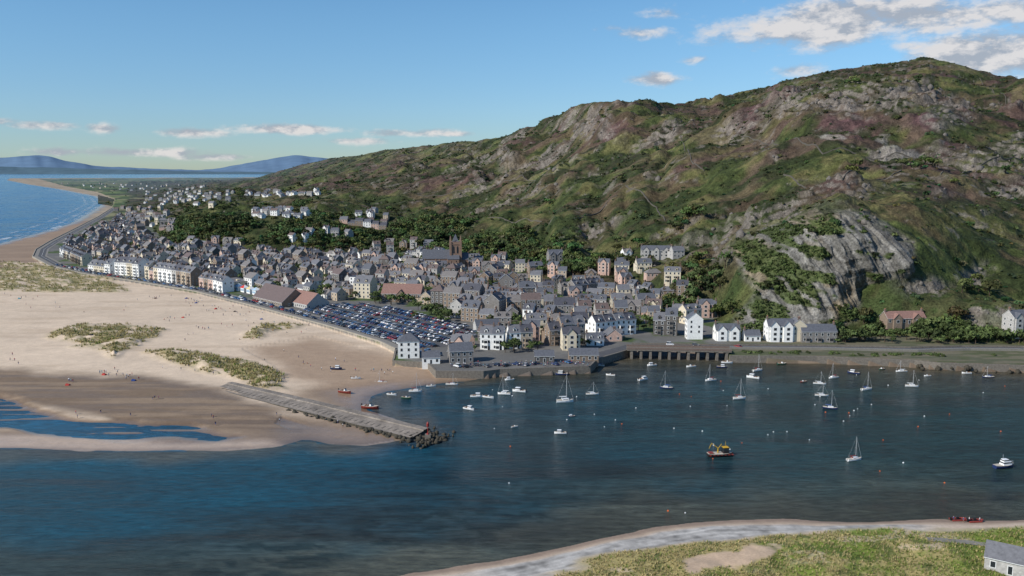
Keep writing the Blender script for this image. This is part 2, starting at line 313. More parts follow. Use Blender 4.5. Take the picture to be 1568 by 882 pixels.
wc=mixc(wc,(.005,.07,.13),ss(20,0,-wm-2)*ss(720,620,wg)*(wy<700)*ss(520,560,wg)*.7)
wc=mixc(wc,(.035,.042,.032),ss(790,870,wgy+fbm(wx/40,wy/25,3,18)*25)*ss(1000,600,wg)*(wy<400)*.8)
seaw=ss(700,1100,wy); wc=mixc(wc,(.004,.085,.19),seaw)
wc=mixc(wc,(.09,.075,.05),ss(-18,-2,wm+fbm(wx/20,wy/20,3,13)*6)*.7*(1-seaw)*(wm<0))
wc=mixc(wc,(.012,.075,.13),(wm>0)*(wg<420)*1.0)
wc=mixc(wc,(.09,.082,.055),ss(-30,-2,ws+fbm(wx/20,wy/14,3,14)*10)*.8)
wc=mixc(wc,(.042,.050,.040),ss(-60,-10,ws+fbm(wx/30,wy/20,3,15)*18)*.6)
wc=mixc(wc,(.004,.012,.012),ss(.0,.4,fbm(wx/7,wy/2.6,4,16))*ss(-75,-25,ws)*ss(-5,-20,ws)*ss(1150,700,wg)*.7)
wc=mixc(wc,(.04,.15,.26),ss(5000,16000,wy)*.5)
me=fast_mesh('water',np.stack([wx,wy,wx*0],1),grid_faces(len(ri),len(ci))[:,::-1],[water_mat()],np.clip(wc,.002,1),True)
put('water',me,(0,0,0))
# ---------------------------------------------------------------- hills
K=[150,180,250,330,400,500,600,700,800,870,950,1050,1150,1230,1300,1400,1480,1568,1750,1950]
c0y=[310,318,374,384,386,390,396,414,430,463,478,490,508,512,514,520,528,535,548,560]
cy=[
[None,None,345,333,331,345,358,372,385,400,405,400,375,352,345,345,385,415,440,460],
[None,None,322,313,311,312,315,318,322,325,325,322,315,300,295,290,310,330,360,380],
[None,None,304,298,294,282,275,270,262,255,248,240,232,225,225,225,230,240,270,290],
[None,None,290,286,281,262,248,240,225,205,190,194,172,143,130,138,172,190,210,230],
[None,None,287,283,277,254,240,231,217,192,174,188,176,166,164,166,190,184,190,210]]
cD=[
[2700,2500,1330,1220,1250,1200,1150,1000,900,760,720,680,600,560,545,550,560,560,540,520],
[3000,2800,1900,1700,1700,1500,1400,1300,1120,950,900,850,780,720,700,700,700,700,680,660],
[3800,3600,2900,2500,2300,2000,1800,1600,1400,1250,1150,1050,980,900,870,870,870,850,850,850],
[5000,4500,4000,3500,3000,2600,2200,1950,1700,1500,1300,1250,1150,1080,1050,1050,1080,1000,1000,1000],
[5500,5000,4500,4000,3300,2800,2400,2100,1850,1600,1400,1350,1300,1250,1250,1250,1250,1200,1200,1200]]
K5=[150,180,250,330,390,450,510,600,700,760,800,835,870,905,950,1000,1030,1055,1100,1150,1200,1250,1340,1420,1480,1535,1568,1750,1950]
y5=[None,None,284,281,275,257,243,229,218,211,195,184,172,161,155,159,168,160,149,141,126,113,102,95,105,122,121,135,140]
D5=[6000,5500,5000,4500,4000,3600,3200,2600,2300,2100,2000,1880,1750,1600,1500,1500,1650,1900,1950,1950,1900,1850,1800,1750,1700,1600,1480,1450,1450]
hx=np.arange(150,1951,1.6); nc=len(hx)
def kin(xk,v,wd):
    a=np.interp(hx,xk,v); k=np.ones(wd)/wd; ap=np.pad(a,wd//2,mode='edge'); return np.convolve(ap,k,'valid')[:nc]
Dk=[];Zk=[]
def addcurve(xk,yy,DD,wd):
    zz=[1.0 if q is None else PD(a,q,d)[1] for a,q,d in zip(xk,yy,DD)]
    Dk.append(kin(xk,DD,wd));Zk.append(kin(xk,zz,wd))
D0=[P(a,b,2.0)[1] for a,b in zip(K,c0y)]
Dk.append(kin(K,D0,21)); Zk.append(np.full(nc,1.5))
for i in range(5): addcurve(K,cy[i],cD[i],25)
addcurve(K5,y5,D5,9)
Dk.append(Dk[-1]*1.12); Zk.append(Zk[-1]*.90); Dk.append(Dk[-2]*1.6); Zk.append(Zk[-2]*.5)
Dk=np.array(Dk);Zk=np.array(Zk)
def slopes(A):
    d=np.diff(A,axis=0); m=np.zeros_like(A); m[0]=d[0];m[-1]=d[-1]
    a,b=d[:-1],d[1:]; ok=(a*b)>0; m[1:-1]=np.where(ok,2*a*b/np.where(ok,a+b,1),0); return m
rows=[125,95,95,100,30,80,20,10]; vs=np.concatenate([i+np.arange(r)/r for i,r in enumerate(rows)]+[[len(rows)]])
def herm(A):
    m=slopes(A); i=np.minimum(vs.astype(int),len(rows)-1); t=(vs-i)[:,None]
    return (2*t**3-3*t**2+1)*A[i]+(t**3-2*t**2+t)*m[i]+(-2*t**3+3*t**2)*A[i+1]+(t**3-t**2)*m[i+1]
HD=herm(Dk);HZ=herm(Zk); nr=len(vs)
el_=(HZ-H)/HD
HXm=HD*(hx[None,:]-784)/F*(CP-el_*SP)
px,py=proj(HXm,HD,HZ)
VV=np.broadcast_to(vs[:,None],HD.shape)
fade=ss(0,.35,VV)*ss(160,330,px)
def ell(l):
    r=np.zeros_like(px)
    for e in l:
        a,b,ra,rb=e[:4]; s=e[4] if len(e)>4 else 1
        r=np.maximum(r,s*np.exp(-(((px-a)/ra)**2+((py-b)/rb)**2)))
    return r
cliffP=[(1105,385),(1180,345),(1260,336),(1340,338),(1400,360),(1395,405),(1335,440),(1312,487),(1200,500),(1120,497),(1160,440)]
cl=ss(-14,10,psd(px,py,cliffP).reshape(px.shape)+6*fbm(HXm/20,HD/20,3,90))
rz=ell([(1200,155,60,22),(1290,150,90,25),(1400,160,75,32),(1450,195,40,28),(1360,232,50,12,.8),(1290,205,60,14,.6),(1180,215,50,14,.6),(910,195,35,14,.8),(800,205,25,11,.6),(775,245,22,8,.8),(735,275,16,12,.9),(860,190,25,9,.5),(1500,505,70,14,1.1),(1560,520,50,20,1),(1150,185,40,12,.5),(1440,300,50,10,.45),(990,275,30,7,.6),(870,285,40,8,.4),(1160,250,50,9,.5),(1500,400,30,16,.6),(1410,110,40,6,.45),(1430,430,50,20,.6),(1130,385,40,20,.6),(1250,325,90,10,.5),(950,165,40,8,.5)])
rz=np.maximum(rz,.52*ss(.12,.5,fbm(HXm/90,HD/60,3,140))*ss(.5,1,VV)*ss(3000,1800,HD)*ss(500,650,px))
rz=np.maximum(rz,cl)
Xh,Yh,Zh=HXm.copy(),HD.copy(),HZ.copy()
big=fbm(Xh/240,Yh/240,3,100)
t=fbm(Xh/75,Yh/60,5,101); h=t*18; k=5.0; fr=h/k-np.floor(h/k); hq=(np.floor(h/k)+ss(.55,1,fr))*k
mid=h*(.62-.40*rz)+hq*(.12+.75*rz)
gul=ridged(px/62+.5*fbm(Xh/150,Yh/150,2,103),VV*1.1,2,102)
fine=fbm(Xh/16,Yh/16,5,104,.6)
crest=1-.55*ss(5.3,6,VV)*(1-ss(6.2,7,VV))
Zh=Zh+fade*(1-.75*cl)*crest*(big*8+mid*(.85+.4*rz)-gul*8*ss(500,650,px)*ss(1250,1050,px)+fine*(1.15+2.9*rz))
sx_=Xh+.42*Zh
Yh=Yh-cl*fade*(ridged(sx_/11+.4*fbm(Xh/25,Zh/20,2,105),Zh/60,3,106)*5.5+fbm(sx_/2.4,Zh/16,4,107)*2.2+fbm(Xh/28,Zh/22,3,109)*6+ridged(Xh/35,(Zh-.2*Xh)/8,2,111)*1.8-2)
qh=np.exp(-(((px-1332)/26)**2+((py-455)/36)**2)); Yh=Yh+qh*14*fade
def cross(A,B): return np.stack([A[1]*B[2]-A[2]*B[1],A[2]*B[0]-A[0]*B[2],A[0]*B[1]-A[1]*B[0]])
G=[np.gradient(a,axis=1) for a in (Xh,Yh,Zh)]; G2=[np.gradient(a,axis=0) for a in (Xh,Yh,Zh)]
nn=cross(G,G2); nl=np.sqrt((nn**2).sum(0))+1e-9; nz=nn[2]/nl; area=nl
x_,y_=Xh.ravel(),Yh.ravel(); rzf=rz.ravel(); clf=cl.ravel(); nzf=nz.ravel(); pxf=px.ravel(); pyf=py.ravel(); vf=VV.ravel(); Zf=Zh.ravel()
a1=fbm(x_/110,y_/80,4,120); a2=fbm(x_/32,y_/24,5,121,.6); a3=fbm(x_/11,y_/9,4,122,.6); a4=fbm(x_/60,y_/50,4,123); a5=fbm(x_/15,y_/10,5,141,.6); a6=fbm(x_/170,y_/110,4,142)
c=np.tile(C(.052,.066,.022),(len(x_),1))
c=mixc(c,(.122,.108,.045),ss(-.05,.45,a2+.4*a1-.1)*.8)
c=mixc(c,(.076,.094,.028),ss(.1,.5,a4)*.5)
c=mixc(c,(.084,.056,.038),ss(-.15,.35,fbm(x_/45,y_/30,4,124)+.3*a6)*.7)
c=mixc(c,(.088,.048,.050),ss(.0,.4,fbm(x_/70,y_/40,4,125))*ss(1.6,2.8,vf)*.65)
c=mixc(c,(.022,.030,.012),ss(0,.35,-a2+.5*a3)*.85)
hth=ell([(1440,215,60,30),(1400,200,50,20),(1260,285,60,14,.8),(1150,190,40,20,.7),(930,200,40,20,.5),(640,290,40,8,.5),(1450,300,40,16,.8),(1330,180,90,30,.8),(1210,180,50,20,.6)]).ravel()
c=mixc(c,(.096,.048,.056),hth*ss(-.4,.2,a4)*.85)
pale=ell([(1000,235,120,20,.6),(830,262,60,16,.8),(1100,205,90,15,.5),(780,300,50,12,.4),(940,262,70,12,.5),(700,215,120,8,.8),(560,238,90,7,.9),(1480,110,60,10,.5),(1540,160,40,20,.5),(660,235,90,12,.5),(405,306,50,5,.8),(475,306,30,5,.8),(430,340,50,5,.7),(560,352,60,5,.6)]).ravel()
c=mixc(c,(.132,.138,.052),pale*ss(-.25,.3,a2)*.85)
dk=ell([(620,340,150,18),(760,370,120,25,.9),(900,350,100,25,.7),(1050,330,60,14,.7),(350,355,120,26),(520,300,80,12,.4),(1500,330,70,40,.6),(1450,380,60,25,.6)]).ravel()
c=mixc(c,(.034,.050,.017),dk*.6)
gully_shade=ss(.35,.75,gul.ravel()*-1)*ss(500,650,pxf)*ss(1250,1050,pxf); c=mixc(c,(.020,.030,.011),gully_shade*.6*(vf<4.5))  # gully shadow painted into the hill colour as dark bands
lowg=ss(1.0,.3,vf)*ss(1000,1100,pxf)*(1-clf); c=mixc(c,(.05,.074,.022),lowg*.5)
rk=ss(.81,.61,nzf+.12*a3-.08*rzf)*ss(.18,.52,rzf+.22*a4)
rk=np.maximum(rk,ss(.3,.62,a5*.9+rzf*.85-.55)*ss(.32,.72,rzf))
rk=np.maximum(rk,ss(.50,.76,a5+.3*a6+.15*a4)*.7*(y_<2500)*ss(.4,1,vf))
rk=np.clip(rk*.9,0,1)*(1-.6*ss(.0,.4,fbm(x_/26,y_/16,4,143))*(1-clf))
rk=np.maximum(rk,clf*.95)
strata=fbm((x_+.42*Zf)/2.0,Zf/22,4,130,.6)
rkcol=np.tile(C(.170,.148,.128),(len(x_),1))*(1+.35*a3+.25*fbm(x_/3,Zf/6,3,132))[:,None]
ccol=np.tile(C(.160,.152,.138),(len(x_),1))*(1+.6*strata+.25*a3)[:,None]
ccol=mixc(ccol,(.21,.16,.095),ss(.0,.5,fbm(x_/18,Zf/14,3,133))*ss(1360,1280,pxf)*.65)
rkcol=rkcol*(1-clf[:,None])+ccol*clf[:,None]
quarry=ss(1255,1290,pxf)*ss(475,440,pyf)
veg=ss(-.05,.3,fbm((x_+.3*Zf)/9,Zf/7,4,131)+.14-.50*quarry+.25*ss(1270,1150,pxf)); rk=rk*(1-.92*veg*clf)
c=mixc(c,(.058,.078,.023),veg*clf*.8)
c=c*(1-rk[:,None])+rkcol*rk[:,None]
scree=ell([(1375,232,50,9),(1275,218,30,5,.8),(1345,215,20,8,.8)]).ravel(); c=mixc(c,(.22,.20,.18),ss(.45,.7,scree+.2*a3)*.6)
c=np.where((rk<.5)[:,None],c*(1+.35*a3)[:,None],c)
hz=ss(1300,6000,y_)*.42; c=mixc(c,(.12,.165,.19),hz)  # blue-grey air haze mixed into the far hill's vertex colour
c=np.clip(c,.006,1)
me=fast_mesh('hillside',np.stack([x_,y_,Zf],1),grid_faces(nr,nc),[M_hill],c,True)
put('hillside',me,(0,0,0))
print('hill',time.time()-T0)
def sgrid(A,B,Cc,s1_,s2_):
    a=A[::s1_,::s2_];b=B[::s1_,::s2_];cc=Cc[::s1_,::s2_]
    return np.stack([a.ravel(),b.ravel(),cc.ravel()],1),grid_faces(*a.shape)
v1,f1=sgrid(Xh,Yh,Zh,2,2)
bvh=BVHTree.FromPolygons([tuple(q) for q in v1.tolist()],f1.tolist())
def hz_at(x,y,base=3.5):
    r=bvh.ray_cast(Vector((x,y,900)),Vector((0,0,-1)))
    return max(base,r[0].z) if r[0] is not None else base
def hit(a,b,base=3.5):
    d=Vector((a-784,F*CP+(441-b)*SP,-F*SP+(441-b)*CP)).normalized()
    r=bvh.ray_cast(Vector((0,0,H)),d)
    g=None
    if d.z<0:
        t=(base-H)/d.z; g=Vector((0,0,H))+d*t
    if r[0] is not None and r[0].z>base and (g is None or r[3]<(g-Vector((0,0,H))).length): return r[0]
    return g
# far mountains
def ridge(name,pts,D,seed,mt,amp):
    xx=np.arange(pts[0][0],pts[-1][0],2.0); yy=np.interp(xx,[p[0] for p in pts],[p[1] for p in pts])
    k_=np.ones(7)/7; yy=np.convolve(np.pad(yy,3,mode='edge'),k_,'valid')
    yy=yy+fbm(xx/40,xx*0,4,seed)*amp
    R=[]
    for k,(q,dd) in enumerate(((0,1),(.3,1.02),(.62,1.06),(.88,1.10),(1,1.14),(.4,1.3))):
        Dd=D*dd; _,Z1=PD(xx,yy,D*1.14); X_=Dd*(xx-784)/(F*CP+(441-yy)*SP)
        Z_=Z1*q*(1+(.22*fbm(xx/45+k*.15,xx*0+k*.5,3,seed+3) if 0<k<4 else 0))
        R.append(np.stack([X_,X_*0+Dd,np.maximum(Z_,-2)],1))
    V=np.concatenate(R); me=fast_mesh(name,V,grid_faces(6,len(xx)),[mt],None,True); put(name,me,(0,0,0))
M_mt=mat('mountain_haze_mat',(.12,.19,.28),var=.18,scale=.0012,spec=0)  # bluish base colour stands in for atmospheric haze on the mountains
M_mt2=mat('mountain_haze_near_mat',(.09,.145,.18),var=.25,scale=.002,spec=0)  # haze is in the base colour here too, a little darker
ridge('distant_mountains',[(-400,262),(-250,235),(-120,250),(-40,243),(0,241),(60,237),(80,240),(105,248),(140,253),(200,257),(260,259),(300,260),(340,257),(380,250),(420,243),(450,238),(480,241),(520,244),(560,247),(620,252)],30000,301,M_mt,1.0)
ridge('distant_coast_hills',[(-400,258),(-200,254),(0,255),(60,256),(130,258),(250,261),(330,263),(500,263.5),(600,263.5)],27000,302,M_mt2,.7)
# ---------------------------------------------------------------- vegetation masses
def leaf_clump(nl,size,lobes,rs):
    tr=[];sh=[]
    for i in range(nl):
        l=lobes[rs.integers(len(lobes))]; d=rs.normal(size=3); d/=np.linalg.norm(d); 
        if d[2]<-.35: d[2]*=-.6
        p=np.array(l[:3])+d*np.array([l[3],l[3],l[4]])*(.75+.3*rs.random())
        nrm=d+rs.normal(size=3)*.45; nrm/=np.linalg.norm(nrm); a=np.cross(nrm,rs.normal(size=3)); a/=np.linalg.norm(a); b=np.cross(nrm,a)
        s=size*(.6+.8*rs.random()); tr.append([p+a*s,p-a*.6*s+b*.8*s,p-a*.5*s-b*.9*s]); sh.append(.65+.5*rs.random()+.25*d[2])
    return np.array(tr),np.array(sh)
def tree_template(i):
    rs=np.random.default_rng(50+i); nb_=4+i%3
    lobes=[(rs.normal()*.22,rs.normal()*.22,.62+.2*rs.random(),.26+.08*rs.random(),.22+.07*rs.random()) for _ in range(nb_)]
    t,s=leaf_clump(105,.115,lobes,rs)
    mb=[]
    def cone(p0,p1,r0,r1):
        m=MB(); m.cyl(p0,p1,r0,r1,4,0,False)
        v=np.array(m.v); return [[v[f[0]],v[f[1]],v[f[2]]] for f in m.f]+[[v[f[0]],v[f[2]],v[f[3]]] for f in m.f]
    mb+=cone((0,0,-.06),(0,0,.5),.04,.022)
    for l in lobes[:3]: mb+=cone((0,0,.35),l[:3],.02,.008)
    return t,s,np.array(mb)
def scatter(name,pos,size,tints,temps,mats):
    Vs=[];Cs=[];Ms=[]
    rs=np.random.default_rng(len(pos)); sel=rs.integers(0,len(temps),len(pos)); ang=rs.random(len(pos))*6.283
    for k,tp in enumerate(temps):
        id_=np.where(sel==k)[0]
        if len(id_)==0: continue
        for part in ((0,tp[0],tp[1]),(1,tp[2],None)) if tp[2] is not None else ((0,tp[0],tp[1]),):
            tri=part[1].reshape(-1,3); ca,sa=np.cos(ang[id_])[:,None],np.sin(ang[id_])[:,None]
            s=size[id_][:,None]
            x=(tri[None,:,0]*ca-tri[None,:,1]*sa)*s+pos[id_,0][:,None]; y=(tri[None,:,0]*sa+tri[None,:,1]*ca)*s+pos[id_,1][:,None]; zz=tri[None,:,2]*s+pos[id_,2][:,None]
            Vs.append(np.stack([x,y,zz],2).reshape(-1,3))
            if part[2] is not None:
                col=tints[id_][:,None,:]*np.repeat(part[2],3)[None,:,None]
            else: col=np.tile(np.array([[[.06,.045,.03]]]),(len(id_),len(tri),1))
            Cs.append(col.reshape(-1,3)); Ms.append(np.full(len(id_)*len(tri)//3,part[0]))
    V=np.concatenate(Vs); me=fast_mesh(name,V,np.arange(len(V)).reshape(-1,3),mats,np.concatenate(Cs),False,np.concatenate(Ms))
    return put(name,me,(0,0,0))
TT=[tree_template(i) for i in range(6)]
TB=[]
for i in range(5):
    rs=np.random.default_rng(90+i); t,s=leaf_clump(24,.36,[(0,0,.3,.75,.45),(rs.normal()*.4,rs.normal()*.4,.25,.5,.35)],rs); TB.append((t,s,None))
def rock_mesh(name,pos,size,mt,seed=1):
    import bmesh
    bm=bmesh.new(); bmesh.ops.create_icosphere(bm,subdivisions=1,radius=1); v0=np.array([v.co[:] for v in bm.verts]); f0=np.array([[v.index for v in f.verts] for f in bm.faces]); bm.free()
    rs=np.random.default_rng(seed); Vs=[];Fs=[]
    for i,(p,s) in enumerate(zip(pos,size)):
        v=v0*(1+rs.normal(size=(len(v0),1))*.16)*rs.uniform(.6,1.2,3)*s; a=rs.random()*6.28; v=np.stack([v[:,0]*math.cos(a)-v[:,1]*math.sin(a),v[:,0]*math.sin(a)+v[:,1]*math.cos(a),v[:,2]],1)
        Vs.append(v+np.array(p)); Fs.append(f0+i*len(v0))
    return put(name,fast_mesh(name,np.concatenate(Vs),np.concatenate(Fs),[mt]),(0,0,0))
pr=area.ravel()*rk*(vf<5)*(rzf>.3)*(1-clf); pr/=pr.sum(); idx=rng.choice(len(pr),1000,p=pr)
rock_mesh('crag_boulders',np.stack([x_[idx],y_[idx],Zf[idx]-.3],1),rng.gamma(2.2,.6,1000)+.5,M_rock)
def gsz(x,y):
    a,b=proj(x,y,0.0); i=np.clip(np.searchsorted(-ys_,-b),1,len(ys_)-1); j=np.clip(np.searchsorted(xs_,a),1,len(xs_)-1)
    return zg[i,j]
gt=[]
for i in range(4):
    rs=np.random.default_rng(i+5); t=[];s=[]
    for k in range(9):
        a=rs.random()*6.28; b=np.array([math.cos(a),math.sin(a),0]); p=b*rs.random()*.35; o=np.array([-b[1],b[0],0])*.09
        t.append([p-o,p+o,p+b*(.25+.4*rs.random())+np.array([0,0,.6+.6*rs.random()])]); s.append(.7+.6*rs.random())
    gt.append((np.array(t),np.array(s),None))
gsel=(gg>.35)&(sm>0)&(Yf<1100)&(gx>-60)&(gx<1640)
isp=(gsp>.7)&(ssn>0)&(bl<0)&(gx>800)&(gx<1700)&(gy<960)
i1=np.where(gsel)[0]; i1=rng.choice(i1,min(5000,len(i1))); i2=np.where(isp)[0]; i2=rng.choice(i2,16000)
ii=np.concatenate([i1,i2]); nG=len(ii)
pos=np.stack([Xf[ii]+rng.normal(size=nG)*.4,Yf[ii]+rng.normal(size=nG)*.4,z[ii]-.05],1)
dry=rng.random(nG)<np.where(gx[ii]>1300,.4,.75); tin=np.where(dry[:,None],[[.40,.33,.155]],[[.16,.205,.045]])*rng.uniform(.6,1.3,(nG,1))
scatter('dune_grass',pos,np.concatenate([rng.uniform(.8,1.6,len(i1)),rng.uniform(.35,.75,len(i2))]),tin,gt,[M_leaf])
# ---------------------------------------------------------------- ribbons
def ribbon(name,pts,wd,z0,mt,zb=None,drape=False):
    p=[Vector((a[0],a[1],0)) for a in pts]; q=[]
    for i in range(len(p)-1):
        L_=(p[i+1]-p[i]).length; k=max(1,int(L_/ (4 if drape else 6)))
        for j in range(k): q.append(p[i].lerp(p[i+1],j/k))
    q.append(p[-1]); m=MB(); n=len(q)
    for i in range(n):
        d=(q[min(i+1,n-1)]-q[max(i-1,0)]).normalized(); o=Vector((-d.y,d.x,0))*wd/2
        zz=z0 if not drape else hz_at(q[i].x,q[i].y)+z0
        lo=zb if zb is not None and not drape else zz-(1.5 if drape else .0)
        for s in (-1,1): m.v.append((q[i].x+o.x*s,q[i].y+o.y*s,zz))
        for s in (-1,1): m.v.append((q[i].x+o.x*s,q[i].y+o.y*s,lo))
    for i in range(n-1):
        a=4*i;b=a+4
        m.f.append((a,a+1,b+1,b)[::-1]); m.m.append(0)
        if zb is not None or drape:
            m.f.append((a,b,b+2,a+2)); m.m.append(0); m.f.append((a+1,a+3,b+3,b+1)); m.m.append(0)
    if zb is not None or drape: m.f+=[(0,2,3,1),(4*n-4,4*n-3,4*n-1,4*n-2)]; m.m+=[0,0]
    return put(name,m.mesh(name,[mt]),(0,0,0))
prom=[(172,318),(150,332),(115,350),(75,370),(55,382),(50,393),(75,407),(130,420),(200,430),(300,447),(400,472),(500,499),(580,523),(606,535)]
pw=PP(prom,3.5)
def offs(pts,d):
    r=[]
    for i,p in enumerate(pts):
        a=pts[max(i-1,0)];b=pts[min(i+1,len(pts)-1)]; v=Vector((b[0]-a[0],b[1]-a[1])).normalized(); r.append((p[0]-v.y*d,p[1]+v.x*d))
    return r
ribbon('sea_wall',pw,.9,4.3,mat('sea_wall_mat',(.30,.27,.22),var=.2,scale=.6),-1)
ribbon('promenade_pavement',offs(pw,3.2),4.4,3.62,M_pave,3.4)
ribbon('seafront_road',offs(pw,9),6.5,3.54,M_asph)
ribbon('road_marking',offs(pw,9),.2,3.56,M_line)
ribbon('pavement',offs(pw,13.5),2.2,3.62,M_pave,3.4)
hw=PP([(606,536),(602,553),(655,556),(668,569),(740,569),(765,566),(903,561),(914,550),(945,541),(968,534)],3.5)
ribbon('harbour_wall',hw,1.0,3.9,M_wall,-1.5)
ribbon('quay_road',PP([(690,560),(765,558),(900,553),(910,545),(968,529)],3.5),7,3.54,M_asph)
rw=PP([(1117,545),(1250,546),(1400,552),(1440,556),(1568,560),(1900,575)],3.5)
ribbon('shore_retaining_wall',rw,1.0,3.7,M_wall,-1.5)
cr=PP([(968,529),(1115,531),(1250,532),(1400,535),(1480,533),(1568,534),(1900,545)],4.0)
ribbon('coast_road',cr,6,4.05,M_asph,3.4); ribbon('coast_road_marking',cr,.2,4.07,M_line)
ribbon('roadside_wall',offs(cr,-4.0),.45,4.8,M_pave,3.4)
ribbon('roadside_back_wall',offs(cr,4.2),.5,4.7,M_wall,3.4)
m=MB(); A=Vector((*P(960,541,3.0),0)); B=Vector((*P(1120,544,3.0),0)); d=(B-A); Ln=d.length; d.normalize(); o=Vector((-d.y,d.x,0)); ang=math.atan2(d.y,d.x)
mid_=(A+B)/2+o*3; m.box((mid_.x,mid_.y,5.0),(Ln,8,.7),0,ang)
for sgn in (-1,1):
    q=mid_+o*3.9*sgn; m.box((q.x,q.y,5.9),(Ln,.35,1.06),1,ang)
for i in range(11):
    q=A+d*(Ln*(i+.5)/11)+o*3; m.box((q.x,q.y,1.6),(1.3,7.2,6.1),0,ang)
put('harbour_viaduct',m.mesh('harbour_viaduct',[M_wall,M_chim]),(0,0,0))
M_dsw=mat('dry_stone_mat',(.10,.09,.075),scale=1.5)
for pl in ([(1042,208),(1048,228),(1058,246),(1078,262)],[(958,285),(985,297),(1005,318),(1018,338)],[(1120,212),(1180,222),(1260,236),(1330,242),(1400,243),(1480,240)],[(880,335),(905,330),(930,310),(945,300)],[(640,300),(720,290),(800,268),(850,258)],[(560,262),(640,252),(720,240)],[(1440,268),(1500,255),(1568,246)],[(700,345),(770,335),(830,340)],[(480,268),(560,262)],[(1200,268),(1290,276),(1380,262)],[(1500,120),(1540,150),(1568,165)]):
    pts=[hit(*q) for q in pl]; pts=[(v.x,v.y) for v in pts if v]
    if len(pts)>1: ribbon('dry_stone_wall',pts,.8,1.1,M_dsw,drape=True)
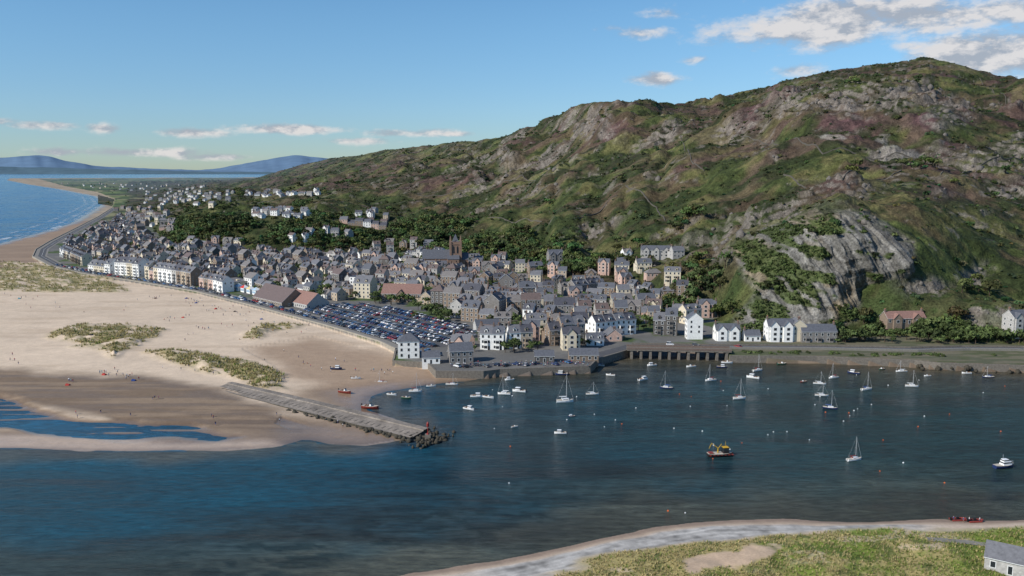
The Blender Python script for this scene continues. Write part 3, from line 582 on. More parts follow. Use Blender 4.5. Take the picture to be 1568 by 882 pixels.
# ---------------------------------------------------------------- buildings
def house_mesh(name,w_,d_,st,wall,roof,chim=2,dorm=0,flat=False,hip=False,bay=0,gab=0,seed=0,wing=False):
    r=random.Random(seed); m=MB(); h=st*2.85+.5; x0,x1,y0,y1=-w_/2,w_/2,-d_/2,d_/2; rh=d_*.40 if not flat else 0
    b=-3.0
    m.poly([(x0,y0,b),(x1,y0,b),(x1,y0,h),(x0,y0,h)],0); m.poly([(x1,y1,b),(x0,y1,b),(x0,y1,h),(x1,y1,h)],0)
    if flat or hip:
        m.poly([(x1,y0,b),(x1,y1,b),(x1,y1,h),(x1,y0,h)],0); m.poly([(x0,y1,b),(x0,y0,b),(x0,y0,h),(x0,y1,h)],0)
    else:
        m.poly([(x1,y0,b),(x1,y1,b),(x1,y1,h),(x1,0,h+rh),(x1,y0,h)],0); m.poly([(x0,y1,b),(x0,y0,b),(x0,y0,h),(x0,0,h+rh),(x0,y1,h)],0)
    if flat:
        m.box((0,0,h+.1),(w_+.4,d_+.4,.25),1); m.box((w_*.2,0,h+.7),(2.5,2.5,1.0),0)
    elif hip:
        e=.4; k=min(w_,d_)/2*.95; a=[(x0-e,y0-e,h),(x1+e,y0-e,h),(x1+e,y1+e,h),(x0-e,y1+e,h)]; q0=(x0+k,0,h+rh);q1=(x1-k,0,h+rh)
        m.poly([a[0],a[1],q1,q0],1);m.poly([a[1],a[2],q1],1);m.poly([a[2],a[3],q0,q1],1);m.poly([a[3],a[0],q0],1);m.poly(a[::-1],2)
    else:
        e=.35; sl=rh/(d_/2); t=.16
        for s in (-1,1):
            ye=s*(d_/2+e); ze=h-sl*e+.03; A=[(x0-.2,ye,ze),(x1+.2,ye,ze),(x1+.2,0,h+rh+.03),(x0-.2,0,h+rh+.03)]; Bq=[(p[0],p[1],p[2]+t) for p in A]
            if s<0: m.poly(Bq,1); m.poly([A[0],A[1],Bq[1],Bq[0]],2); m.poly(A[::-1],1)
            else: m.poly(Bq[::-1],1); m.poly([A[1],A[0],Bq[0],Bq[1]],2); m.poly(A,1)
            for q,w2 in ((0,3),(1,2)): m.poly([A[q],A[w2],Bq[w2],Bq[q]],2)
    def win(cx,cz,ww,wh,face):
        for g,off,mi in ((.16,.03,2),(0,.06,3)):
            a,c_=ww/2+g,wh/2+g
            if face=='f': m.poly([(cx-a,y0-off,cz-c_),(cx+a,y0-off,cz-c_),(cx+a,y0-off,cz+c_),(cx-a,y0-off,cz+c_)],mi)
            if face=='b': m.poly([(cx+a,y1+off,cz-c_),(cx-a,y1+off,cz-c_),(cx-a,y1+off,cz+c_),(cx+a,y1+off,cz+c_)],mi)
            if face=='r': m.poly([(x1+off,cx-a,cz-c_),(x1+off,cx+a,cz-c_),(x1+off,cx+a,cz+c_),(x1+off,cx-a,cz+c_)],mi)
            if face=='l': m.poly([(x0-off,cx+a,cz-c_),(x0-off,cx-a,cz-c_),(x0-off,cx-a,cz+c_),(x0-off,cx+a,cz+c_)],mi)
    nw=max(2,int(w_/2.9))
    for f_ in 'fb':
        for s in range(st):
            for i in range(nw):
                cx=x0+w_*(i+.5)/nw
                if s==0 and i==nw//2: win(cx,1.15,.9,2.0,f_)
                else: win(cx,s*2.85+1.75,1.05,1.45,f_)
    ns=max(1,int(d_/3.6))
    for f_ in 'lr':
        for s in range(st):
            for i in range(ns): 
                if r.random()<.75: win(y0+d_*(i+.5)/ns,s*2.85+1.75,.9,1.3,f_)
    def chm(x,y,zb,zt):
        m.box((x,y,(zb+zt)/2),(.8,1.5,zt-zb),4); m.box((x,y,zt+.06),(1.0,1.7,.14),4)
        for k in (-.45,0,.45): m.cyl((x,y+k,zt+.13),(x,y+k,zt+.6),.14,.11,5,5)
    if not flat:
        if hip: chm(x0+w_*.3,0,h,h+rh+1.3)
        else:
            if chim>0: chm(x0+.55,0,h,h+rh+1.3)
            if chim>1: chm(x1-.55,0,h,h+rh+1.3)
    if not flat:
        for i in range(dorm):
            cx=x0+w_*(i+.5)/dorm; yy=y0+.7; zb=h+.5; m.box((cx,yy+.9,zb+.6),(1.7,1.9,1.7),0)
            m.poly([(cx-1.1,yy-.25,zb+1.4),(cx,yy-.25,zb+2.3),(cx,yy+2.8,zb+2.3),(cx-1.1,yy+2.2,zb+1.4)],1); m.poly([(cx,yy-.25,zb+2.3),(cx+1.1,yy-.25,zb+1.4),(cx+1.1,yy+2.2,zb+1.4),(cx,yy+2.8,zb+2.3)],1)
            m.poly([(cx-.85,yy-.06,zb+1.45),(cx+.85,yy-.06,zb+1.45),(cx,yy-.06,zb+2.2)],0)
            m.poly([(cx-.5,yy-.09,zb+.2),(cx+.5,yy-.09,zb+.2),(cx+.5,yy-.09,zb+1.3),(cx-.5,yy-.09,zb+1.3)],3)
        for i in range(gab):
            cx=x0+w_*(i+.5)/gab; gw=min(2.6,w_/gab*.4); pr_=1.0; yf=y0-pr_; gh=gw*1.1
            m.box((cx,y0-pr_/2,h/2-1.5),(2*gw,pr_,h+3),0)
            m.poly([(cx-gw,yf,h),(cx+gw,yf,h),(cx,yf,h+gh)],0)
            yb=y0+d_*.45
            m.poly([(cx-gw-.3,yf-.3,h-.2),(cx,yf-.3,h+gh+.12),(cx,yb,h+gh+.12),(cx-gw-.3,yb,h-.2)],1); m.poly([(cx,yf-.3,h+gh+.12),(cx+gw+.3,yf-.3,h-.2),(cx+gw+.3,yb,h-.2),(cx,yb,h+gh+.12)],1)
            for s in range(st):
                for g,off,mi in ((.16,.03,2),(0,.06,3)):
                    a,c_=.8+g,.75+g; cz=s*2.85+1.75; m.poly([(cx-a,yf-off,cz-c_),(cx+a,yf-off,cz-c_),(cx+a,yf-off,cz+c_),(cx-a,yf-off,cz+c_)],mi)
        for i in range(bay):
            cx=x0+w_*(i+.5)/bay; bh=(st-1)*2.85 if st>1 else 2.6
            m.box((cx,y0-.45,bh/2-1.4),(2.2,.9,bh+2.8),0,0,1,1)
            for s in range(max(1,st-1)):
                cz=s*2.85+1.7; m.poly([(cx-.9,y0-.93,cz-.75),(cx+.9,y0-.93,cz-.75),(cx+.9,y0-.93,cz+.75),(cx-.9,y0-.93,cz+.75)],3)
    if wing:
        ww=w_*.4; m.box((x0+ww/2+.05,y1+2.5,h*.36-1.5),(ww,5,h*.72+3),0); zt=h*.72
        m.poly([(x0-.2,y1+.02,zt+1.6),(x0+ww+.3,y1+.02,zt+1.6),(x0+ww+.3,y1+5.2,zt),(x0-.2,y1+5.2,zt)][::-1],1)
    return m.mesh(name,[WM[wall],RM[roof] if isinstance(roof,int) else roof,M_frame,M_glass,M_chim,M_pot])
kinds={}
def variant(kind,i):
    key=(kind,i)
    if key in kinds: return kinds[key]
    r=random.Random(str(key))
    if kind=='stone': w_,d_,st,wl=r.uniform(7,12),r.uniform(7,9),r.choice([2,2,3]),r.choice(['grey','dark','brown','grey','lgrey','buff','white','cream'])
    elif kind=='tall': w_,d_,st,wl=r.uniform(8,14),r.uniform(9,11),r.choice([3,3,4]),r.choice(['grey','brown','dark','cream','grey','buff','white'])
    elif kind=='white': w_,d_,st,wl=r.uniform(8,13),r.uniform(6.5,8),r.choice([1,2,2]),r.choice(['white','white','white','cream','lgrey'])
    else: w_,d_,st,wl=r.uniform(7,13),r.uniform(7,9),r.choice([1,2,2,3]),r.choice(['white','cream','grey','white','buff','lgrey','brown','pink','white','cream','grey'])
    me=house_mesh(kind+'_house',w_,d_,st,wl,r.choice([0,0,1,1,2,3,4]),r.choice([1,2,2]),r.choice([0,0,1,2]) if kind!='white' else 0,False,r.random()<.12,r.choice([0,0,1,2]),r.choice([0,0,0,1]),i*7+len(kind),r.random()<.4)
    kinds[key]=(me,w_,d_,wl); return kinds[key]
placed=[]
def place(kind,x,y,rot,sc=1.0,mind=10.5):
    for a,b in placed:
        if (a-x)**2+(b-y)**2<mind*mind: return None
    me,w_,d_,wl=variant(kind,random.randrange(16)); z0=hz_at(x,y)
    nm={'white':'white_house','cream':'cream_house','pink':'pink_house','yellow':'yellow_house'}.get(wl,'stone_house')
    placed.append((x,y)); return put(nm,me,(x,y,z0),rot,sc)
def special(name,px_,py_,w_,d_,st,wl,roof,rot,**k):
    v=hit(px_,py_); me=house_mesh(name,w_,d_,st,wl,roof,**k); placed.append((v.x,v.y))
    if w_>14:
        for q in (-w_/3,w_/3): placed.append((v.x+math.cos(rot)*q,v.y+math.sin(rot)*q))
    return put(name,me,(v.x,v.y,max(3.5,v.z)),rot)
special('harbour_master_house',626,546,11,9,3,'white',0,.12,chim=1,hip=True)
special('twin_gabled_white_house',1192,521,15,9,3,'white',0,0,chim=1,gab=2,dorm=0)
special('cream_gable_house',1219,521,8,9,3,'cream',1,math.pi/2,chim=1)
special('stone_terrace',1250,522,20,9,2,'grey',0,0,chim=2,bay=3)
special('white_cottage_row',1112,520,14,8,2,'white',0,0,chim=2,gab=2)
special('white_gabled_house',1062,518,7,9,4,'white',0,math.pi/2,chim=1)
special('white_cottage',1150,521,9,7,1,'white',0,0,chim=1)
special('white_gabled_house',823,503,9,10,2,'white',1,math.pi/2,chim=1)
special('hillside_hotel',1004,393,26,9,2,'lgrey',0,-.1,chim=2,gab=3)
special('hillside_villa',850,404,14,11,3,'grey',0,.2,chim=2,gab=2)
special('hillside_villa',988,470,13,9,2,'grey',0,.1,chim=2,gab=1)
special('chapel',618,460,30,16,2,'brown',RMp,-.12,chim=0,gab=1)
special('cream_hotel',560,455,14,13,4,'cream',1,-.3,chim=1,dorm=2)
special('flat_roofed_hotel',552,445,13,12,4,'white',2,-.3,flat=True)
special('shore_villa',1556,508,12,9,3,'lgrey',0,.2,chim=2,gab=2)
special('brick_terrace',1382,494,24,9,1,'brown',RMp,.1,chim=2,gab=2)
special('quay_building',893,551,15,7,1,'brown',0,.02,chim=0)
special('quay_building',833,553,10,6,1,'dark',0,.03,chim=0)
special('amusement_hall',430,463,45,22,1,'brown',4,-.82,chim=0)
special('amusement_hall',470,468,32,18,1,'lgrey',RMp,-.82,chim=0)
special('leisure_hall',360,440,30,16,2,'cream',RM[3],-.82,flat=True)
special('swimming_hall',660,555,9,7,1,'white',0,.1,chim=1)
special('church_hall',745,505,15,8,1,'lgrey',0,.3,chim=0)
special('boat_house',705,553,12,9,2,'grey',0,.2,chim=1)
special('spit_cottage',1548,872,11,7,1,'lgrey',1,-.6,chim=0)
def terrace(a,b,st,pal,depth=9.5,uw=6.2,dorm=1,bay=1,back=0,name='terraced_house'):
    A=Vector(hit(*a)); B=Vector(hit(*b)); d=B-A; d.z=0; Ln=d.length; d.normalize(); o=Vector((-d.y,d.x,0)); n=max(1,int(Ln/uw)); rot=math.atan2(d.y,d.x)
    for i in range(n):
        p=A+d*uw*(i+.5)+o*(depth/2+back); wl=random.choice(pal); st2=st if random.random()<.8 else max(1,st-1); key=('ter',wl,st2,i%3,depth,uw)
        if key not in kinds: kinds[key]=house_mesh('terrace_unit',uw-.04,depth,st2,wl,random.choice([0,1,2]),1,dorm,False,False,bay if st>1 else 0,0,i,i%3==0)
        z0=hz_at(p.x,p.y); put(name,kinds[key],(p.x,p.y,z0+random.uniform(-.25,.25)),rot); placed.append((p.x,p.y))
stone=['grey','brown','buff','lgrey','dark']
terrace((135,415),(172,419),3,['cream','white'],12,9)
terrace((176,420),(215,424),4,['white','white','cream'],12,9)
terrace((222,427),(300,440),4,stone+['buff','cream','white','pink','cream','blue','white'],11,8)
terrace((305,441),(345,449),3,stone+['pink','cream','white','yellow'],10,8)
terrace((92,392),(128,408),3,stone+['white','cream'],10,8)
terrace((735,535),(778,536),3,['cream','white','white'],9,6.5)
terrace((780,534),(832,532),3,['buff','white','cream','white'],9,6.5)
terrace((842,530),(905,526),4,['brown','grey','buff'],10,7)
terrace((1000,513),(1052,515),4,['grey','dark','lgrey'],10,7)
terrace((912,517),(985,510),3,['white','grey','white','cream'],9,7)
terrace((868,470),(930,472),2,stone,8,7); terrace((880,455),(925,450),3,['dark','grey'],9,7)
terrace((960,452),(1000,455),2,['dark','grey','white'],8,7); terrace((620,392),(680,397),2,['white','lgrey','white'],8,8)
terrace((740,470),(800,478),3,stone+['cream'],9,7); terrace((800,495),(862,500),3,stone+['white'],9,7)
terrace((400,299),(450,299),2,['white','cream','lgrey'],9,14,0,0); terrace((385,325),(470,331),2,['white'],9,16,0,0)
terrace((520,340),(596,352),2,['pink','brown','white','pink'],9,11,0,0)
TH=PP([(150,352),(185,338),(250,378),(330,388),(560,396),(690,420),(800,440),(870,470),(1000,500),(960,516),(905,535),(700,545),(690,535),(745,515),(740,500),(650,468),(570,452),(520,462),(430,455),(300,432),(200,420),(120,405),(95,390),(115,375)],3.5)
mx=[p[0] for p in TH]; my=[p[1] for p in TH]
th=-.83; nh=0
for i in range(-60,60):
    for j in range(-60,80):
        u=i*15+random.uniform(-1.5,1.5); v=j*19+random.uniform(-1.5,1.5)
        x=-250+u*math.cos(th)-v*math.sin(th); y=850+u*math.sin(th)+v*math.cos(th)
        if not(min(mx)<x<max(mx) and min(my)<y<max(my)) or not inpoly(x,y,TH) or random.random()<.12: continue
        a,_=proj(x,y,3.5); rot=th if a<560 else (-.35 if a<760 else .05); rot+=random.choice([0,0,0,math.pi/2])+random.uniform(-.06,.06)
        kd=random.choice(['stone','stone','tall','mix','mix','mix','white']) if a<560 else random.choice(['stone','stone','tall','mix','mix','mix'])
        if place(kd,x,y,rot): nh+=1
cl_=[(405,297,45,5,16,'white'),(475,298,28,4,10,'white'),(430,328,45,8,26,'white'),(550,343,45,7,18,'mix'),(275,302,55,14,70,'white'),(215,330,45,16,60,'mix'),(330,300,30,6,10,'white'),(460,368,20,5,8,'white'),(600,383,45,6,18,'mix'),(330,375,60,5,10,'mix'),(500,362,40,6,8,'white'),(640,378,30,5,7,'white'),(940,412,25,8,10,'mix'),(930,435,55,10,24,'mix'),(1005,430,35,18,16,'mix'),(860,455,30,12,14,'stone'),(950,462,60,12,24,'mix'),(830,425,28,10,16,'mix'),(780,408,30,6,9,'mix'),(740,412,30,6,12,'mix'),(1370,492,25,4,3,'mix'),(1000,485,50,8,16,'mix'),(1020,455,40,16,14,'stone'),(900,470,50,8,14,'mix'),(1060,485,40,12,8,'mix'),(200,285,80,6,30,'white'),(120,281,50,3,10,'white'),(250,345,25,12,10,'mix'),(1040,395,15,5,4,'white'),(960,390,30,6,4,'white'),(560,330,40,5,6,'white')]
for a,b,ra,rb,n_,kd in cl_:
    for _ in range(n_):
        v=hit(a+random.gauss(0,.5)*ra,b+random.gauss(0,.5)*rb)
        if v is None or v.y>7000: continue
        if psd(np.array([v.x]),np.array([v.y]),TOWN)[0]<22: continue
        place(kd,v.x,v.y,random.uniform(-.5,.5)-.3*(v.x<-200),1.0,13)
# church
v=hit(690,412); m=MB()
def gable(m,cx,cy,z0,lx,ly,h,rh,rot=0):
    M_=Matrix.Rotation(rot,3,'Z')
    def q(x,y,zz): r_=M_@Vector((x,y,0)); return (cx+r_.x,cy+r_.y,z0+zz)
    x,y=lx/2,ly/2
    for s in (-1,1): m.poly([q(-x*s,-y*s,-4),q(x*s,-y*s,-4),q(x*s,-y*s,h),q(-x*s,-y*s,h)],0); m.poly([q(x*s,-y*s,-4),q(x*s,y*s,-4),q(x*s,y*s,h),q(x*s,0,h+rh),q(x*s,-y*s,h)],0)
    e=.3
    m.poly([q(-x-e,-y-e,h-.2),q(x+e,-y-e,h-.2),q(x+e,0,h+rh+.15),q(-x-e,0,h+rh+.15)],1); m.poly([q(x+e,y+e,h-.2),q(-x-e,y+e,h-.2),q(-x-e,0,h+rh+.15),q(x+e,0,h+rh+.15)],1)
    for s in (-1,1):
        for i in range(int(lx/4)):
            cx2=-x+(i+.5)*lx/int(lx/4); m.poly([q(cx2-.6,s*(y+.05),h*.3),q(cx2+.6,s*(y+.05),h*.3),q(cx2+.6,s*(y+.05),h*.75),q(cx2,s*(y+.05),h*.88),q(cx2-.6,s*(y+.05),h*.75)],2)
gable(m,-10,0,0,24,10,9,6.5); gable(m,-10,-7,0,22,5,5,2.5); gable(m,8,0,0,12,9,8,5); gable(m,2,0,0,9,20,9,5.5,0)
tx,ty=4,-1; m.box((tx,ty,8),(8.4,8.4,24),0); m.box((tx,ty,20.2),(9,9,.6),0); m.box((tx,ty,21.3),(8.4,8.4,1.6),0)
for sx in (-1,1):
    for sy in (-1,1):
        m.box((tx+sx*4,ty+sy*4,9),(1.5,1.5,26),0); m.cyl((tx+sx*4,ty+sy*4,22),(tx+sx*4,ty+sy*4,27),.9,.05,4,0)
m.cyl((tx,ty,22),(tx,ty,28),3.6,.1,4,1)
for s in (-1,1):
    for k in (-1.5,1.5):
        m.poly([(tx+k-.7,ty+s*4.26,13),(tx+k+.7,ty+s*4.26,13),(tx+k+.7,ty+s*4.26,17.5),(tx+k,ty+s*4.26,19),(tx+k-.7,ty+s*4.26,17.5)],2)
        m.poly([(tx+s*4.26,ty+k-.7,13),(tx+s*4.26,ty+k+.7,13),(tx+s*4.26,ty+k+.7,17.5),(tx+s*4.26,ty+k,19),(tx+s*4.26,ty+k-.7,17.5)],2)
put('church',m.mesh('church',[mat('church_stone_mat',(.25,.165,.12),scale=1.2),RM[0],M_glass]),(v.x,v.y,v.z),.1,1.25)
for i in range(9):
    v=hit(330+i*9,437+i*2.0); m=MB(); cc_=[WM['yellow'],WM['blue'],mat('stall_red_%d'%i,(.5,.04,.03)),WM['white']]
    m.box((0,0,1.4),(4.4,3.4,2.8),3); m.box((0,-1.75,1.5),(3.6,.08,1.3),1)
    m.poly([(-2.6,-2.1,2.82),(2.6,-2.1,2.82),(0,0,4.6)],i%3); m.poly([(2.6,-2.1,2.82),(2.6,2.1,2.82),(0,0,4.6)],3); m.poly([(2.6,2.1,2.82),(-2.6,2.1,2.82),(0,0,4.6)],i%3); m.poly([(-2.6,2.1,2.82),(-2.6,-2.1,2.82),(0,0,4.6)],3)
    put('fairground_stall',m.mesh('fairground_stall',cc_),(v.x,v.y,3.5),-.8,1.3)
print('town',time.time()-T0,len(bpy.data.objects))
pl_=np.array(placed); hzz=np.array([hz_at(a,b) for a,b in placed]); hpx,hpy=proj(pl_[:,0],pl_[:,1],hzz)
def clear(X_,Y_,Z_,dx=9,dyy=13,md=7):
    a,b=proj(X_,Y_,Z_); ok=np.ones(len(X_),bool)
    for i in range(len(hpx)):
        ok&=~((np.abs(a-hpx[i])<dx)&(b-hpy[i]>-1)&(b-hpy[i]<dyy)); ok&=((X_-pl_[i,0])**2+(Y_-pl_[i,1])**2)>md*md
    return ok
wood=ell([(340,358,90,20),(450,368,60,18),(560,372,70,16),(640,368,60,22),(720,388,60,20),(800,390,60,30),(880,405,60,28),(640,347,80,10,.8),(950,400,50,22,.7),(900,445,30,20,.7),(1060,430,60,35,.5),(1080,475,60,22,.8),(1480,445,60,35,.5),(1440,505,70,12,.9),(1060,345,40,12,.6),(450,312,60,9,.7),(500,345,50,10,.8),(1510,400,50,30,.25),(1130,505,40,8,.7),(1340,505,60,8,.9),(700,370,60,18,.8),(270,360,30,14,.8),(390,300,60,6,.5),(560,345,60,10,.5)]).ravel()
dens_=area.ravel()*ss(.30,.85,wood+.38*a4+.25*a2)*(vf<5)*(pyf<520)*(1-clf)*(y_<2600)
pr=dens_/dens_.sum(); nT=5400; idx=rng.choice(len(pr),nT,p=pr); idx=idx[clear(x_[idx],y_[idx],Zf[idx],7,11,8)]; nT=len(idx)
pos=np.stack([x_[idx]+rng.normal(size=nT)*1.5,y_[idx]+rng.normal(size=nT)*1.5,Zf[idx]-.6],1)
sz=rng.uniform(4.5,11,nT); tin=np.array([(.060,.082,.027)])*rng.uniform(.45,1.8,(nT,1))*(1+rng.normal(size=(nT,3))*[.2,.07,.1])
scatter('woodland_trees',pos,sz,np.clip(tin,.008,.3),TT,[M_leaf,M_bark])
dens_=area.ravel()*(ss(-.1,.5,-a2+.5*a3+.25*dk)+.05)*(vf<6.2)*(vf>.02)*ss(4500,1500,y_)*(1-rk)*ss(200,300,pxf)
pr=dens_/dens_.sum(); nS=17000; idx=rng.choice(len(pr),nS,p=pr); idx=idx[clear(x_[idx],y_[idx],Zf[idx],4,4,6)]; nS=len(idx)
pos=np.stack([x_[idx],y_[idx],Zf[idx]-.2],1); sz=rng.gamma(2.6,.5,nS)+.5
tin=np.array([(.040,.052,.019)])*rng.uniform(.5,1.8,(nS,1))*(1+rng.normal(size=(nS,3))*[.25,.08,.12])
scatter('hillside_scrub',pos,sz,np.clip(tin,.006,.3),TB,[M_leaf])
qd=(clf>.6)&(veg>.5)
if qd.sum()>10:
    idx=rng.choice(np.where(qd)[0],1100); pos=np.stack([x_[idx],y_[idx]-.6,Zf[idx]-.2],1); tin=np.array([(.05,.07,.022)])*rng.uniform(.5,1.7,(1100,1)); scatter('cliff_shrubs',pos,rng.gamma(2.2,.4,1100)+.4,tin,TB,[M_leaf])
pt=[]
while len(pt)<850:
    x=random.uniform(min(mx),max(mx)); y=random.uniform(min(my),max(my))
    if not inpoly(x,y,TH): continue
    if ((pl_[:,0]-x)**2+(pl_[:,1]-y)**2).min()<49: continue
    pt.append((x,y,hz_at(x,y)-.2))
pt2=[]
for a,b,ra,rb,n_ in [(650,455,60,10,45),(700,445,40,10,35),(270,345,40,14,160),(290,310,80,15,300),(230,290,90,6,220),(150,284,60,4,80),(600,400,60,5,60),(1150,515,60,4,25),(1420,512,80,6,90),(1300,522,60,3,40),(1480,524,80,4,50),(1200,540,70,2,14),(1380,544,90,2,24),(960,480,50,14,60),(250,375,40,6,40),(670,425,40,8,40),(600,400,12,6,14),(690,485,50,8,40),(600,462,40,5,25)]:
    for _ in range(n_):
        v=hit(a+random.gauss(0,.6)*ra,b+random.gauss(0,.6)*rb)
        if v and v.y<6000 and psd(np.array([v.x]),np.array([v.y]),TOWN)[0]>(25 if b<530 else 5): pt2.append((v.x,v.y,v.z-.2-(1.5 if b>=530 else 0)))
pt2=np.array(pt2); pt2=pt2[clear(pt2[:,0],pt2[:,1],pt2[:,2],5,6,7)]
pt=np.concatenate([np.array(pt),pt2]); n_=len(pt); tin=np.array([(.060,.083,.027)])*rng.uniform(.5,1.7,(n_,1))
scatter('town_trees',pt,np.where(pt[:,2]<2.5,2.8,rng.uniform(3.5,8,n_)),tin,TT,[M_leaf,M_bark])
# ---------------------------------------------------------------- car park and cars
CP_=PP([(462,476),(505,464),(560,466),(640,478),(722,503),(735,516),(690,530),(640,534),(560,512)],3.5)
m=MB(); m.poly([(a,b,3.55) for a,b in CP_][::-1],0); me=m.mesh('car_park',[M_asph])
if me.polygons[0].normal.z<0: me.flip_normals()
put('car_park',me,(0,0,0))
def car_mesh(name,col,van=False,k=0):
    body=bpy.data.materials.get('car_paint_%d'%k) or mat('car_paint_%d'%k,col,rough=.25,var=.03,spec=.6)
    m=MB(); Lc=2.1; w_=.88; rf=1.95 if van else 1.45; wst=.95 if not van else 1.15
    prof=[(-Lc,.35),(-Lc,.8),(-Lc+.25,wst-.05),(-Lc*.2-.9 if not van else -Lc+.5,wst),( .95,wst),(Lc-.1,.78),(Lc,.6),(Lc,.35)]
    n=len(prof)
    b=len(m.v); m.v+=[(x,-w_,z_) for x,z_ in prof]+[(x,w_,z_) for x,z_ in prof]
    m.f.append(tuple(range(b,b+n))); m.m.append(0); m.f.append(tuple(reversed(range(b+n,b+2*n)))); m.m.append(0)
    for i in range(n):
        j=(i+1)%n; m.f.append((b+j,b+i,b+n+i,b+n+j)); m.m.append(0)
    x0,x1=(-Lc+.15,-Lc+.3) if van else (-1.85,-1.3); x2,x3=(1.0,.45)
    lo=[(x0,-.82,wst),(x2,-.82,wst),(x2,.82,wst),(x0,.82,wst)]; hi=[(x1,-.66,rf),(x3,-.66,rf),(x3,.66,rf),(x1,.66,rf)]
    for i in range(4):
        j=(i+1)%4; m.poly([lo[i],lo[j],hi[j],hi[i]],1)
    m.box(((x1+x3)/2,0,rf+.02),(abs(x3-x1),1.34,.06),0)
    for px_ in (-.4,.35): 
        for s in (-1,1): m.box((px_,s*.76,(wst+rf)/2),(.08,.10,rf-wst),0)
    for wx_ in (-1.3,1.3):
        for s in (-1,1): m.cyl((wx_,s*.7,.33),(wx_,s*.92,.33),.33,.33,8,2); m.cyl((wx_,s*.92,.33),(wx_,s*.93,.33),.18,.18,6,3)
    for s in (-1,1): m.box((Lc+.01,s*.6,.66),(.05,.35,.14),3); m.box((-Lc-.01,s*.65,.78),(.05,.25,.16),4)
    return m.mesh(name,[body,M_glass,bpy.data.materials.get('tyre') or mat('tyre',(.02,.02,.02)),M_frame,bpy.data.materials.get('tail_lamp') or mat('tail_lamp',(.4,.02,.02))])
cc=[(.45,.46,.47),(.7,.7,.7),(.03,.03,.035),(.04,.09,.22),(.02,.03,.06),(.3,.02,.02),(.12,.125,.13),(.25,.27,.29),(.05,.14,.30),(.02,.025,.03),(.10,.10,.11),(.03,.05,.13)]
cars=[car_mesh('parked_car',c_,False,i) for i,c_ in enumerate(cc)]+[car_mesh('parked_van',(.7,.7,.7),True,1)]
A=Vector((*P(470,482,3.5),0)); B=Vector((*P(640,532,3.5),0)); d=(B-A).normalized(); o=Vector((-d.y,d.x,0)); rot=math.atan2(o.y,o.x); ncar=0
lm=MB()
for r in range(-2,16):
    row=r*8.2+(0 if r%2 else 1.6)
    for i in range(-10,75):
        p=A+d*i*2.6+o*row
        if inpoly(p.x,p.y,CP_):
            e=p+d*1.3
            q=[e-d*.05-o*2.3,e+d*.05-o*2.3,e+d*.05+o*2.3,e-d*.05+o*2.3]; lm.poly([(a.x,a.y,3.556) for a in q],0)
            if random.random()<.9:
                put('parked_car',random.choice(cars),(p.x+random.uniform(-.15,.15),p.y,3.56),rot+random.uniform(-.03,.03)+(math.pi if random.random()<.5 else 0)); ncar+=1
put('parking_bay_markings',lm.mesh('parking_bay_markings',[M_line]),(0,0,0))
def carline(pts,off,gap,prob,z0=3.6):
    q=offs(pts,off)
    for i in range(len(q)-1):
        a=Vector((*q[i],0));b=Vector((*q[i+1],0)); L_=(b-a).length; dd=(b-a).normalized()
        for k in range(int(L_/gap)):
            if random.random()<prob: p=a+dd*(k+.5)*gap; put('parked_car',random.choice(cars),(p.x,p.y,z0),math.atan2(dd.y,dd.x)+random.uniform(-.04,.04))
carline(pw[6:],6.9,5.5,.75,3.56); carline(pw[6:12],11.2,5.5,.6,3.56); carline(cr[:4],1.7,14,.3,4.06)
for a,b in ((700,562),(715,563),(730,560),(745,562),(760,560),(775,561),(790,559),(805,560),(820,558),(850,559),(640,540),(655,538),(670,545),(690,540),(700,530),(1130,532),(870,556),(560,500)):
    x,y=P(a,b,3.5); put('parked_car',random.choice(cars),(x,y,3.56),random.uniform(0,3))
print('cars',ncar,time.time()-T0)
# ---------------------------------------------------------------- causeway
m=MB(); A=Vector((*P(338,590,2),0)); B=Vector((*P(640,664,1.5),0)); d=B-A; Ln=d.length; d.normalize(); o=Vector((-d.y,d.x,0)); nseg=40
prf=[(7.5,-1.5),(7.0,1.6),(6.2,2.5),(3.2,2.5),(3.0,2.1),(-3,1.3),(-3.2,1.55),(-4.2,1.5),(-5.5,-1.2)]
for i in range(nseg+1):
    t=i/nseg; c0=A+d*Ln*t; dz=-.35*t; wdt=1.0+.15*math.sin(t*3)
    for a,b in prf: q=c0+o*a*wdt; m.v.append((q.x,q.y,b+dz+random.uniform(-.06,.06)))
K_=len(prf)
for i in range(nseg):
    for j in range(K_-1):
        a=i*K_+j; m.f.append((a,a+K_,a+K_+1,a+1)); m.m.append(1 if j in(0,7) else 0)
m.f.append(tuple(range(nseg*K_,nseg*K_+K_))); m.m.append(1)
for i in range(3,nseg*2,2):
    c0=A+d*Ln*i/(nseg*2); q=c0; m.box((q.x,q.y,1.72-.35*i/(nseg*2)),(.14,5.6,.10),2,math.atan2(d.y,d.x))
put('stone_causeway',m.mesh('stone_causeway',[M_apron,M_dkrock,M_wall]),(0,0,0))
ps=[];sz=[]
for i in range(260):
    t=random.random(); c0=B+d*random.uniform(-2,11)*1 if i<130 else A+d*Ln*random.uniform(.45,1)
    off=random.gauss(0,4) if i<130 else -5.6+random.gauss(0,.8); q=c0+o*off; ps.append((q.x,q.y,random.uniform(-.3,.7))); sz.append(random.uniform(.5,1.3))
rock_mesh('breakwater_rocks',ps,sz,M_dkrock,3)
m=MB(); q=B+d*5; m.box((q.x,q.y,1.2),(2.2,2.2,2.0),0); m.cyl((q.x,q.y,2.2),(q.x,q.y,6.2),.16,.13,8,1); m.cyl((q.x,q.y,5.2),(q.x,q.y,6.4),.5,.5,8,1); m.cyl((q.x,q.y,6.4),(q.x,q.y,7.1),.5,.06,8,1); m.cyl((q.x,q.y,2.2),(q.x,q.y,2.7),.6,.4,6,1)
